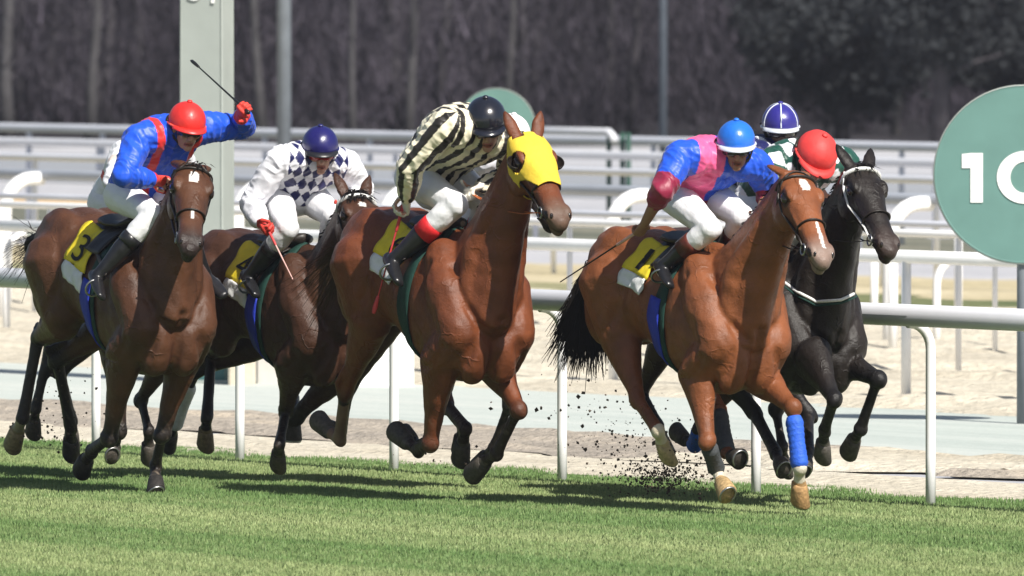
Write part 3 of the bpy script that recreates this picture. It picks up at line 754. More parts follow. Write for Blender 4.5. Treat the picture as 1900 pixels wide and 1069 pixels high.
    # neck
    nb = W(.46, 0, 1.30); n0 = poll + ha*(.09*h.hl) - nf*(.055*s); mid = nb.lerp(n0, .5) + Zp*(sp.get('arch', .04)*s)
    npts = []; N = 9
    for k in range(N):
        t = k/(N - 1); npts.append(nb*((1-t)**2) + mid*(2*t*(1-t)) + n0*(t*t))
    nr = [(.185, .335), (.165, .290), (.145, .250), (.128, .218), (.115, .192), (.104, .172), (.096, .156), (.090, .142), (.085, .130)]
    mb.tube(npts, [(p*s, q*s) for p, q in nr], side=L.lerp(sd, .3), n=20)
    for k in range(N - 1): bone(npts[k], npts[k+1], nr[k][1]*s*.8, nr[k+1][1]*s*.8, 'neck')
    h.npts, h.nr = npts, nr
    # jugular muscle lines
    for e in (-1, 1):
        mb.tube([npts[6] + L*(.055*s*e), npts[3] + L*(.115*s*e) - Zp*.06*s, W(.60, .10*e, 1.14)], [.055*s, .07*s, .085*s], n=10)
    # legs
    h.legs = {}; info = []
    for nm in ('LF', 'RF', 'LH', 'RH'):
        if nm not in sp: continue
        q = sp[nm]; e = 1 if nm[0] == 'L' else -1; fore = nm[1] == 'F'
        lat = sp.get('lat' + nm, (.16 if fore else .15)*e)
        J = [P(x[0], x[1], x[2] if len(x) > 2 else lat) for x in q]   # knee/hock, fetlock, toe
        top = W(.44, .175*e, .96) if fore else W(-.40, .17*e, 1.02)
        if fore and 'elb' + nm in sp: x = sp['elb' + nm]; top = P(x[0], x[1], x[2] if len(x) > 2 else .16*e)
        if not fore and 'sti' + nm in sp: x = sp['sti' + nm]; top = P(x[0], x[1], x[2] if len(x) > 2 else .18*e)
        ideal = ((.45, .29, .24) if fore else (.47, .37, .24)); ideal = [i*s for i in ideal]
        chain = [top] + J
        for k in range(1, 4):         # keep the bone lengths of a horse: slide joints along their sight lines
            d0 = (chain[k] - chain[k-1]).length; lo, hi = ideal[k-1]*.9, ideal[k-1]*1.12
            if not lo <= d0 <= hi:
                r = ray(*q[k-1][:2]); c0 = chain[k]
                best = min((max(0, lo - (c0 + r*(.01*i) - chain[k-1]).length, (c0 + r*(.01*i) - chain[k-1]).length - hi) + .12*abs(.01*i), i) for i in range(-50, 51))
                chain[k] = c0 + r*(.01*best[1])
        info.append((nm, [round((chain[k] - chain[k-1]).length/ideal[k-1], 2) for k in (1, 2, 3)]))
        top, kn, fe, toe = chain; h.legs[nm] = chain
        ld = (toe - fe).normalized(); pe = fe + ld*((toe - fe).length*.48)
        if fore:
            mb.tube([top, top.lerp(kn, .3), top.lerp(kn, .62), top.lerp(kn, .88), kn], [(.105*s, .135*s), (.076*s, .104*s), (.053*s, .063*s), (.043*s, .046*s), (.044*s, .048*s)], side=L, n=14)
            mb.ell(kn, ((kn - top).normalized(), L, (kn - top).normalized().cross(L)), (.060*s, .051*s, .055*s))
            bk = (top.lerp(kn, .5) - kn).normalized(); cd = (fe - kn).normalized(); acc = -(h.Fp - cd*h.Fp.dot(cd)).normalized()
            mb.ell(kn + acc*.030*s + cd*.015*s, XYZ, (.024*s,)*3)
            mb.tube([kn + acc*.026*s, kn.lerp(fe, .5) + acc*.024*s, fe + acc*.024*s], [.017*s, .015*s, .020*s], n=8)
            cw = [(.034, .037), (.026, .030), (.026, .031), (.034, .038)]
        else:
            hip = W(-.50, .15*e, 1.30)
            mb.tube([hip, hip.lerp(top, .55), top], [.22*s, (.155*s, .20*s), (.115*s, .15*s)], side=L, n=14)
            bw = (kn - top).normalized()
            mb.tube([top, top.lerp(kn, .3), top.lerp(kn, .62), top.lerp(kn, .87), kn], [(.105*s, .140*s), (.080*s, .112*s), (.056*s, .073*s), (.041*s, .050*s), (.043*s, .054*s)], side=L, n=14)
            cd = (fe - kn).normalized(); back = (bw - cd); back = (back - cd*back.dot(cd))
            back = back.normalized() if back.length > .1 else -Fp
            mb.tube([kn + cd*.03*s, kn + back*.045*s - cd*.07*s], [.032*s, .022*s], n=8)       # point of hock
            mb.tube([kn + back*.045*s - cd*.07*s, top.lerp(kn, .55) + back*.03*s], [.018*s, .022*s], n=8)   # hamstring tendon
            mb.ell(kn, (bw, L, bw.cross(L)), (.060*s, .043*s, .052*s))
            cw = [(.037, .046), (.030, .039), (.030, .039), (.038, .042)]
        mb.tube([kn, kn.lerp(fe, .25), kn.lerp(fe, .72), fe], [(p*s, q_*s) for p, q_ in cw], side=L, n=12)
        mb.ell(fe, ((fe - kn).normalized(), L, (fe - kn).normalized().cross(L)), (.046*s, .040*s, .045*s))
        mb.tube([fe, fe.lerp(pe, .5), pe], [.036*s, .030*s, .037*s], side=L, n=12)
        mb.tube([pe - ld*.005, pe + ld*.03*s], [.040*s, .036*s], side=L, n=14, round_end=False)
        hoofs = h.__dict__.setdefault('hoofs', [])
        fr = L.cross(ld).normalized(); fr = fr if fr.dot(h.Fp - Z*.0) > 0 else -fr
        hb = MB(); rr = []
        for t_, rx, ry, sh_ in ((-.03, .038, .038, 0), (.0, .0435, .043, .0), (.25, .047, .049, .006), (1.0, .054, .060, .018), (1.05, .052, .058, .018)):
            c_ = pe + (toe - pe)*t_ + fr*(sh_*s); rr.append([c_ + L*(rx*s*math.cos(2*math.pi*k/18)) + fr*(ry*s*math.sin(2*math.pi*k/18)) for k in range(18)])
        hb.loft(rr); shoe = MB(); c1 = pe + (toe - pe)*1.07 + fr*(.018*s)
        shoe.tube([c1 + L*(.045*s*math.cos(a_)) + fr*(.050*s*math.sin(a_)) for a_ in [math.pi*(-.25 + 1.5*k/14) for k in range(15)]], [(.009*s, .005*s)]*15, side=ld, n=6, round_end=False)
        hoofs.append((nm, hb, shoe))
        bone(top, kn, .09*s, .05*s, nm + '0'); bone(kn, fe, .036*s, .036*s, nm + '1'); bone(fe, pe, .036*s, .04*s, nm + '2'); bone(pe, toe, .05*s, .065*s, nm + '3')
    if sp.get('verbose', True): print(sp['label'][:28], info, 'hock', round(O.z, 2), 'v', round(O.dot(RV), 2), 'railv', round(VRAIL, 2))
    me = remesh(mb, vox, 4, .5)
    # colours of coat, points, socks, hooves
    C = coords(me); Nn = normals(me); best = np.full(len(C), 1e9); tagi = np.zeros(len(C), int); tt = np.zeros(len(C))
    for i, (p, q, r0, r1, t) in enumerate(bones):
        d, u = seg_dist(C, p, q); d = d/(r0 + (r1 - r0)*u)
        w = d < best; best[w] = d[w]; tagi[w] = i; tt[w] = u[w]
    tags = np.array([b[4] for b in bones])[tagi]
    base = np.array(sp['coat']); dark = np.array(sp['points']); muzc = np.array(sp['muzcol']); hoof = np.array(sp.get('hoof', (.07, .06, .05)))
    col = np.tile(base, (len(C), 1))
    mot = wob(C, 9, 1) + .6*wob(C, 23, 4)
    col = col*(1 + .10*mot[:, None])
    zr = (C[:, 2] - O.z)/s
    isl = np.array([t[0] in 'LR' and t[1:2] in 'FH' for t in tags])
    for nm in ('LF', 'RF', 'LH', 'RH'):
        pts = sp.get('black', True)
        m0 = tags == nm + '0'; f = np.clip((tt - sp.get('blackfrom', .62))/.3, 0, 1)[:, None] if pts else 0
        if pts: col[m0] = (col*(1 - f) + dark*f)[m0]
        for k in '12':
            mk = tags == nm + k
            col[mk] = dark*(1 + .12*mot[mk][:, None]) if pts else (base*.92)
        sock = sp.get('sock', {}).get(nm)
        if sock is not None:            # (share of cannon that is white, colour)
            w1 = (tags == nm + '1') & (tt > 1 - sock[0] + .05*mot); w2 = (tags == nm + '2')
            col[w1 | w2] = np.array(sock[1])*(1 + .10*mot[w1 | w2][:, None])
        mk = tags == nm + '3'; hc_ = sp.get('hoofs', {}).get(nm, hoof)
        col[mk] = np.array(hc_)*(1 + .2*mot[mk][:, None])
    # head local coordinates
    D = C - np.array(poll); ht = D @ np.array(ha)/h.hl; hu = D @ np.array(sd)/k_; hv = D @ np.array(nf)/k_
    near = (np.abs(hu) < .16) & (hv < .12) & (hv > -.22) & (ht > -.05) & (ht < 1.15)
    f = np.clip((ht - .74)/.18, 0, 1)*near; f = f[:, None]
    col = col*(1 - f) + muzc*f
    for e in (-1, 1):
        dn = ((ht - .925)*h.hl/.030)**2 + ((hv - .006)/.022)**2
        m_ = near & (dn < 1) & (hu*e > .028); col[m_] = (.010, .006, .006)
        m_ = near & (((ht - .272)/.085)**2 + ((hv - .008)/.042)**2 < 1) & (hu*e > .055); col[m_] *= .30
    mth = near & (ht > .80) & (np.abs(hv + .034) < .006); col[mth] *= .3
    for (t0, t1, w, u0) in sp.get('blaze', []):
        ww = w*(1 - .3*np.abs((ht - (t0 + t1)/2)/(t1 - t0)*2)); m_ = near & (ht > t0) & (ht < t1) & (np.abs(hu - u0 + .006*mot) < ww) & (hv > .0); col[m_] = (.70, .66, .62)
    ear = tags == 'ear'; col[ear] = base*.75
    dust = np.clip(wob(C, 55, 2)*.9 + wob(C, 120, 7)*.7 - .25, 0, 1)*np.clip((.75 - zr)/.5, 0, 1)*.45
    col = col*(1 - dust[:, None]) + np.array((.30, .24, .18))*dust[:, None]
    # sweat and dust: darker along the lower neck, dusty forearms
    set_col(me, np.clip(col, .004, 1))
    # veins and muscle relief as real relief
    Nn = normals(me); amt = .0045*wob(C, 13, 2) + .0026*wob(C + .03*np.stack([wob(C, 9, 1), wob(C, 8, 2), wob(C, 9, 5)], 1), 27, 5)
    leg = np.array([t[1:] in ('F1', 'F2', 'F3', 'H1', 'H2', 'H3') for t in tags]) | near
    tmp = bpy.data.objects.new("tmp", me); COL.objects.link(tmp); q = tmp.modifiers.new("s", 'SMOOTH'); q.iterations = int(26*(.0085/vox)**2) + 2; q.factor = .5
    soft = bpy.data.meshes.new_from_object(tmp.evaluated_get(bpy.context.evaluated_depsgraph_get())); CS = coords(soft)
    bpy.data.objects.remove(tmp); bpy.data.meshes.remove(soft)
    isb = np.array([t in ('body', 'neck') for t in tags]); up0 = np.array([t[1:] in ('F0', 'H0') for t in tags])
    wgt = np.where(isb & ~near, 1.0, np.where(up0, np.clip(1.1 - 1.8*tt, 0, 1), 0.0))
    C = C + (CS - C)*wgt[:, None]; set_coords(me, C); Nn = normals(me)
    amt = amt*np.where(leg, .25, 1)
    isF = np.array([t[1:] == 'F0' for t in tags]); trunk_ok = isb | up0
    def groove(pts, depth, wd):
        nonlocal amt
        dd = np.full(len(C), 1e9)
        for a_, b_ in zip(pts[:-1], pts[1:]): dd = np.minimum(dd, seg_dist(C, W(*a_), W(*b_))[0])
        q_ = (dd/(wd*s))**2; amt = amt - np.where(trunk_ok, depth*s*(1.25*np.exp(-q_) - .45*np.exp(-q_/4)), 0)
    groove([(.76, 0, 1.22), (.74, 0, 1.05), (.66, 0, .88)], .024, .030)
    for e in (-1, 1):
        groove([(.50, .16*e, 1.46), (.64, .15*e, 1.28), (.75, .07*e, 1.16)], .016, .028)
        groove([(.74, .13*e, 1.10), (.68, .15*e, .98), (.56, .13*e, .88)], .018, .026)
        groove([(.36, .25*e, 1.46), (.34, .29*e, 1.22), (.40, .27*e, 1.0)], .016, .035)
        groove([(.44, .22*e, 1.42), (.54, .28*e, 1.22), (.58, .28*e, 1.06)], .010, .024)
        groove([(.62, .26*e, 1.06), (.54, .28*e, .94), (.40, .26*e, .92)], .012, .026)
        groove([(-.24, .24*e, 1.46), (-.26, .28*e, 1.25), (-.38, .26*e, 1.06)], .014, .034)
        groove([(-.70, .17*e, 1.50), (-.64, .24*e, 1.25), (-.56, .22*e, .98)], .012, .026)
        groove([(-.50, .25*e, 1.42), (-.45, .30*e, 1.2)], .008, .024)
        for k in range(5): groove([(.20 - .09*k, .27*e, 1.36), (.15 - .095*k, .29*e, 1.05)], .0035, .020)
    set_coords(me, C + Nn*amt[:, None])
    h.bvh = BVHTree.FromPolygons([tuple(c) for c in C], [tuple(p.vertices) for p in me.polygons]) if sp.get('hit', True) else None
    # thing
    base_p = V((O.x, O.y, 0)); h.base = base_p
    set_coords(me, coords(me) - np.array(base_p))
    root = empty("horse", base_p); tag(root, sp['label'], "horse", "horses racing"); h.root = root
    body = link("body", me, M['hide'], root); h.body = body
    def add(name, mb, m, par=None, sm=True): put(base_p, mb); return part(name, mb, m, par or root, sm)
    h.add = add
    for nm, hb, shoe in h.hoofs:
        ho = add("hoof", hb, mat("hoof horn", tuple(sp.get('hoofs', {}).get(nm, sp.get('hoof', (.07, .06, .05)))), .6, .3, nscale=45, namt=.4, bump=.4, bscale=60))
        add("horseshoe", shoe, M['metal'], ho)
    for e in (-1, 1):
        x = MB(); x.ell(hc(.945, .045*e, .012), (ha, sd, nf), (.026*k_, .0145*k_, .0225*k_)); add("nostril", x, M['eye'])
    x = MB(); x.tube([hc(.86, .052, -.040), hc(.95, .040, -.036), hc(1.035, .0, -.034), hc(.95, -.040, -.036), hc(.86, -.052, -.040)], [(.006*k_, .003*k_)]*5, side=ha, n=6); add("mouth", x, M['eye'])
    # eyes
    for e in (-1, 1):
        x = MB(); x.ell(hc(.275, .094*e, .006), (ha, sd, nf), (.034*k_, .018*k_, .024*k_)); add("eye", x, M['eye'])
    # mane
    x = MB(); r = random.Random(sp['croup'][0])
    for k in range(sp.get('nmane', 260)):
        t = r.random(); i = min(N - 2, int(t*(N - 1))); f = t*(N - 1) - i
        c = npts[i].lerp(npts[i+1], f); tg = (npts[min(i+1, N-1)] - npts[i]).normalized(); up = L.cross(tg); up = up if up.z > 0 else -up
        rr = nr[i][1]*(1-f) + nr[i+1][1]*f; p = c + up*(rr*s*.95) + L*r.uniform(-.015, .015)
        dv = (-tg*r.uniform(.7, 1.2) + up*r.uniform(-.05, .30) + L*r.choice((-1, -1, 1))*r.uniform(.2, .8)).normalized(); ln = r.uniform(.05, .12)*s
        q = p + dv*ln*.5 + up*.01; q2 = p + dv*ln - up*ln*.45; sdv = tg*.006
        x.add([p - sdv, p + sdv, q - sdv, q + sdv, q2], [(0, 1, 3, 2), (2, 3, 4)])
    for k in range(sp.get('forelock', 0)):            # forelock between the ears
        p = hc(r.uniform(-.04, .06), r.uniform(-.05, .05), .05); d_ = (ha*r.uniform(.3, 1) + nf*r.uniform(.0, .35) + sd*r.uniform(-.6, .6)).normalized(); ln = r.uniform(.06, .15)
        sdv = sd*.006; q = p + d_*ln*.5 + nf*.012; q2 = p + d_*ln
        x.add([p - sdv, p + sdv, q - sdv, q + sdv, q2], [(0, 1, 3, 2), (2, 3, 4)])
    tag(add("mane", x, M[sp.get('manemat', 'hair')], sm=False), kind="stuff")
    # tail
    if 'tail' in sp:
        x = MB(); tp = [W(-.80, 0, 1.46)] + [P(*q) for q in sp['tail']]
        dense = []
        m_ = len(tp)
        def cr(t):
            i = min(m_ - 2, int(t*(m_ - 1))); f = t*(m_ - 1) - i; p0, p1, p2, p3 = tp[max(i-1, 0)], tp[i], tp[i+1], tp[min(i+2, m_-1)]
            return .5*((2*p1) + (p2 - p0)*f + (2*p0 - 5*p1 + 4*p2 - p3)*f*f + (3*p1 - p0 - 3*p2 + p3)*f**3)
        if not sp.get('thin_tail'): x.tube([cr(0), cr(.15), cr(.3), cr(.5), cr(.75)], [.050*s, .060*s, .065*s, .06*s, .02*s], n=10)
        sprd = sp.get('tailspread', .11)
        for k in range(sp.get('ntail', 420)):
            off = V((r.gauss(0, 1), r.gauss(0, 1), r.gauss(0, 1))); ln = r.uniform(.6, 1.0); prev = None; vs = []; w = sp.get('tailw', .005)
            for j in range(7):
                t = ln*j/6; c = cr(t) + off*(.018 + sprd*t**1.3)*(.75) + V((0, 0, -.02*t)) + V((r.gauss(0, 1), r.gauss(0, 1), r.gauss(0, 1)))*.006
                ww = w*(1 - .8*(j/6)); vs += [c - V((ww, 0, 0)), c + V((ww, 0, 0))]
            x.add(vs, [(2*j, 2*j+1, 2*j+3, 2*j+2) for j in range(6)])
        tag(add("tail", x, M[sp.get('tailmat', 'hair')], sm=False), kind="stuff")
    # ---- bridle
    if sp.get('bridle', True):
        x = MB()
        def strap(ths, ts, off=.008, w=.009):
            pts = [HP(t, th, off) for t, th in zip(ts, ths)]; return pts
        def ringat(t, t2=None, r0=.008):
            n_ = 26; pts = []
            for k in range(n_ + 1):
                th = 2*math.pi*k/n_; pts.append(HP(t + ((t2 or t) - t)*(.5 - .5*math.sin(th)), th, .005))
            return pts
        x.tube(ringat(.60), [(.0060, .013)]*27, n=6, round_end=False)                     # noseband
        x.tube(ringat(.02, .30), [(.005, .009)]*27, n=6, round_end=False)                 # headpiece and throatlash
        br = add("bridle", x, M['leather'])
        for e in (-1, 1):
            c = MB(); th = 0 if e > 0 else math.pi
            c.tube([HP(t, th + e*a_, .008) for t, a_ in ((.06, .25), (.2, -.15), (.35, -.38), (.5, -.42), (.66, -.40), (.80, -.42))], [(.005, .010)]*6, side=nf, n=6, round_end=False)
            add("cheek_strap", c, M[sp.get('cheek', 'leather')], br)
            c = MB(); bp_ = HP(.81, th - e*.45, .012); n_ = 14
            c.tube([bp_ + ha*(.032*math.cos(2*math.pi*k/n_)) + nf*(.032*math.sin(2*math.pi*k/n_)) for k in range(n_ + 1)], [.006]*(n_ + 1), side=sd, n=6, round_end=False)
            add("bit_ring", c, M['metal'], br)
            h.__dict__['bitL' if e > 0 else 'bitR'] = bp_
        c = MB(); rb = sp.get('browr', .008)
        c.tube([HP(.10, th, .006) for th in [math.pi*k/12 for k in range(-1, 14)]], [(rb, rb*1.3)]*15, side=ha, n=8)
        add("browband", c, M[sp.get('brow', 'leather')], br)
        h.bridle = br
    # ---- racing hood
    if sp.get('hood'):
        c = MB(); n_ = 110; ts = np.linspace(.0, .66, 90); vs = []; fs = []
        for i, t in enumerate(ts):
            for k in range(n_):
                th = 2*math.pi*k/n_; vs.append(HP(t, th, .013 + .003*math.sin(9*t + 5*th)))
        for i in range(len(ts) - 1):
            for k in range(n_):
                th = 2*math.pi*(k + .5)/n_; t = (ts[i] + ts[i+1])/2
                cs, sn = math.cos(th), math.sin(th)
                # openings: both eyes, and the jaw edge slopes back; the front ends above the nose
                u, v = (cs*.1), (sn*(.07 if sn > 0 else .17))
                eye_ = ((t - .285)*h.hl/.070)**2 + ((v - .008)/.045)**2 < 1 and abs(u) > .05
                low = t > (.40 + .22*max(0, min(1, (sn + .3)/.9)))
                earh = t < .05 and abs(abs(u) - .06) < .028 and v > 0
                if not (eye_ or low or earh): fs.append((i*n_ + k, i*n_ + (k+1) % n_, (i+1)*n_ + (k+1) % n_, (i+1)*n_ + k))
        c.add(vs, fs); ho = add("hood", c, M['hood'])
        mo = ho.modifiers.new("thick", 'SOLIDIFY'); mo.thickness = .006; mo.offset = 1
        nl = MB(); rr = []
        for i in range(0):
            t = i/4; p = npts[8].lerp(npts[6], t); pr = nr[8][1]*(1-t) + nr[6][1]*t; ps = nr[8][0]*(1-t) + nr[6][0]*t
            tg = (npts[8] - npts[6]).normalized(); up = L.cross(tg)
            rr.append([p + L*((ps*s + .016)*math.cos(2*math.pi*k/28)) + up*((pr*s + .016)*math.sin(2*math.pi*k/28)) for k in range(28)])
        for e in (-1, 1):                  # eye cups
            cup = MB(); cc = hc(.285, .104*e, .010); vs = []; fs = []
            out = sd*e
            for i in range(6):
                ph = math.pi/2*i/5
                for k in range(14):
                    th = math.pi*(k/13) - math.pi/2
                    d = (ha*math.sin(th) + -nf*math.cos(th)*.9)
                    d2 = (-ha*math.cos(th)*0 + d)
                    vs.append(cc + (ha*(math.sin(th)*.05) - ha*0 + nf*(-math.cos(th)*.045))*math.cos(ph)*1.15 + out*(.052*math.sin(ph)) + ha*(-.010))
            for i in range(5):
                for k in range(13): fs.append((i*14 + k, i*14 + k + 1, (i+1)*14 + k + 1, (i+1)*14 + k))
            cup.add(vs, fs); q = add("eye_cup", cup, M['leather'], ho); mo = q.modifiers.new("thick", 'SOLIDIFY'); mo.thickness = .004
    # ---- saddle cloth, saddle, girth over the trunk's own section
    def TP(x, ph, off=0.0):           # ph: 0 top, +-90 sides
        zc, hh, hw = torso_at(x); c, d = math.cos(ph), math.sin(ph)
        ww = hw*(1 - .22*max(0, c)**1.5); p = W(x, ww*math.copysign(abs(d)**.9, d), zc + hh*c); q = W(x, 0, zc)
        nrm = (p - q).normalized()
        # rest on the real surface
        if h.bvh:
            r_ = (p - q).length + .07*s; hit = h.bvh.ray_cast(q + nrm*r_, -nrm, r_)
            if hit[0] is not None: p = hit[0]
        return p + nrm*off
    h.TP = TP
    if sp.get('tack', True):
        def sheet(name, x0, x1, a0, a1, nx, na, off, m, par=None, skew=0.0, thick=.008, crease=.0):
            c = MB(); vs = []
            for i in range(nx + 1):
                for j in range(na + 1):
                    ph = a0 + (a1 - a0)*j/na; x = x0 + (x1 - x0)*i/nx + skew*abs(ph); vs.append(TP(x, ph, off + .004*math.sin(i*1.9 + j*.8) + crease*math.sin(i*.9 + 1.3*math.sin(j*.7 + a0))))
            c.add(vs, [(i*(na+1) + j, i*(na+1) + j + 1, (i+1)*(na+1) + j + 1, (i+1)*(na+1) + j) for i in range(nx) for j in range(na)])
            o_ = add(name, c, M[m], par); mo = o_.modifiers.new("thick", 'SOLIDIFY'); mo.thickness = thick; mo.offset = 1; return o_
        cx0, cx1 = sp.get('cloth', (-.30, .0))
        A = sp.get('cloth_a', 1.60); yb = sp.get('cloth_y', 1.25); y0_ = sp.get('cloth_top', .40); sk = sp.get('cloth_skew', .05)
        sc = sheet("saddle_pad", cx0 + .10, .14, -y0_ - .05, y0_ + .05, 8, 14, .010, sp.get('pad', 'leather'))
        for e in (-1, 1):
            pn = sheet("number_panel", cx0, cx1, e*y0_, e*yb, 10, 12, .012, 'yellow', sc, sk, crease=.007)
            sheet("hem", cx0, cx1, e*yb, e*A, 10, 8, .012, 'whitecloth', sc, sk, crease=.007)
            num = sp.get('num')
            if num:
                t = text_mesh(num[0], 1.0, M['blackcloth'], 0.0, .0); bmv = [v.co.copy() for v in t.vertices]
                xs = [v.x for v in bmv]; ys = [v.y for v in bmv]; kx = num[1]; ky = num[2]
                for vtx, cc in zip(t.vertices, bmv):
                    uu = (cc.x - (max(xs) + min(xs))/2)/(max(xs) - min(xs)); vv = (cc.y - min(ys))/(max(ys) - min(ys))
                    ph = e*(yb - .08 - vv*ky); x = num[3] + uu*kx*(1 if e < 0 else -1) + sk*abs(ph)
                    vtx.co = TP(x, ph, .030) - base_p
                link("number", t, None, sc)
        sheet("girth", .10, .22, -math.pi, math.pi, 3, 44, .012, sp.get('girth', 'greencloth'))
        if sp.get('under'): sheet("girth_pad", .06, .17, -2.5, -1.35, 3, 14, .020, sp['under'])
        # small racing saddle: seat, pommel, flaps
        c = MB(); rr = []
        for x, w_, zz in ((-.20, .05, .055), (-.16, .11, .075), (-.06, .12, .045), (.06, .10, .045), (.15, .08, .075), (.19, .03, .06)):
            p0 = TP(x, 0, .02); rr.append([p0 + L*(w_*s*math.cos(2*math.pi*k/14)) + Zp*(zz*s*.5*math.sin(2*math.pi*k/14) + .012) for k in range(14)])
        c.loft(rr); sa = add("saddle", c, M['leather'])
        for e in (-1, 1):
            f_ = sheet("flap", -.03, .16, e*.25, e*.95, 6, 8, .026, sp.get('flap', 'leather'), sa, -.03)
    # ---- wraps
    for nm, (k, t0, t1, m) in sp.get('wraps', {}).items():
        c = MB(); p, q = h.legs[nm][k], h.legs[nm][k+1]; pts = []; n_ = 22
        for i in range(n_ + 1):
            t = t0 + (t1 - t0)*i/n_; pts.append(p.lerp(q, t))
        c.tube(pts, [((.043 if i % 3 else .0405)*s + .010*abs((i/n_) - .5)*s, (.049 if i % 3 else .0465)*s + .010*abs((i/n_) - .5)*s) for i in range(n_ + 1)], side=L, n=14)
        add("leg_wrap", c, M[m])
    return h

def strap_on(h, pix, r, m, name="breast_strap", par=None):
    """a strap lying on the horse's skin along the given sight lines"""
    pts = []
    for i in range(len(pix) - 1):
        for k in range(6):
            t = k/6; px = pix[i][0]*(1-t) + pix[i+1][0]*t; py = pix[i][1]*(1-t) + pix[i+1][1]*t
            o_ = V((0, 0, CAMH)); d = ray(px, py).normalized(); hit = h.bvh.ray_cast(o_, d)
            if hit[0] is not None: pts.append(hit[0] + hit[1]*r*.5)
    if len(pts) > 2:
        c = MB(); c.tube(pts, [(r, r)]*len(pts), n=8); return h.add(name, c, M[m], par)
# ================================================================== jockeys
KJ = 1.10
def hand(mb, wrist, d, g, k, curl=1.0, side=1):
    """palm, four curled fingers and a thumb; d points out of the forearm, g along the thing gripped"""
    d = d.normalized(); g = (g - d*g.dot(d)); g = g.normalized() if g.length > .05 else d.orthogonal().normalized(); n = d.cross(g)*side
    pc = wrist + d*.050*k
    mb.tube([wrist - d*.01*k, wrist + d*.02*k, pc + d*.02*k, pc + d*.045*k], [(.026*k, .019*k), (.036*k, .020*k), (.042*k, .017*k), (.040*k, .014*k)], side=g, n=12)
    for i, (o, ln) in enumerate(((-.030, .92), (-.010, 1.05), (.010, 1.0), (.029, .80))):
        b = wrist + d*(.090 - .004*abs(i - 1.3))*k + g*o*k; r = .0098*k; pts = [b - d*.012*k]; v = d; p = b
        pts.append(p)
        for j, (seg, ang) in enumerate(((.036, 55), (.026, 70), (.020, 45))):
            v = (Matrix.Rotation(-rad(ang*curl)*side, 3, g) @ v).normalized()
            if v.dot(d) > .99: pass
            p = p + v*seg*ln*k; pts.append(p)
        mb.tube(pts, [r*1.05, r*1.08, r, r*.92, r*.78], side=g, n=8)
    b = wrist + d*.028*k - g*.036*k; v1 = (d*.75 - g*.5 + n*.45*side).normalized(); v2 = (d*.7 + g*.25 + n*.7*side).normalized()
    mb.tube([b - v1*.012*k, b + v1*.038*k, b + v1*.038*k + v2*.030*k, b + v1*.036*k + v2*.05*k], [.013*k, .0125*k, .011*k, .009*k], n=8)
    return pc + d*.035*k + n*.02*k

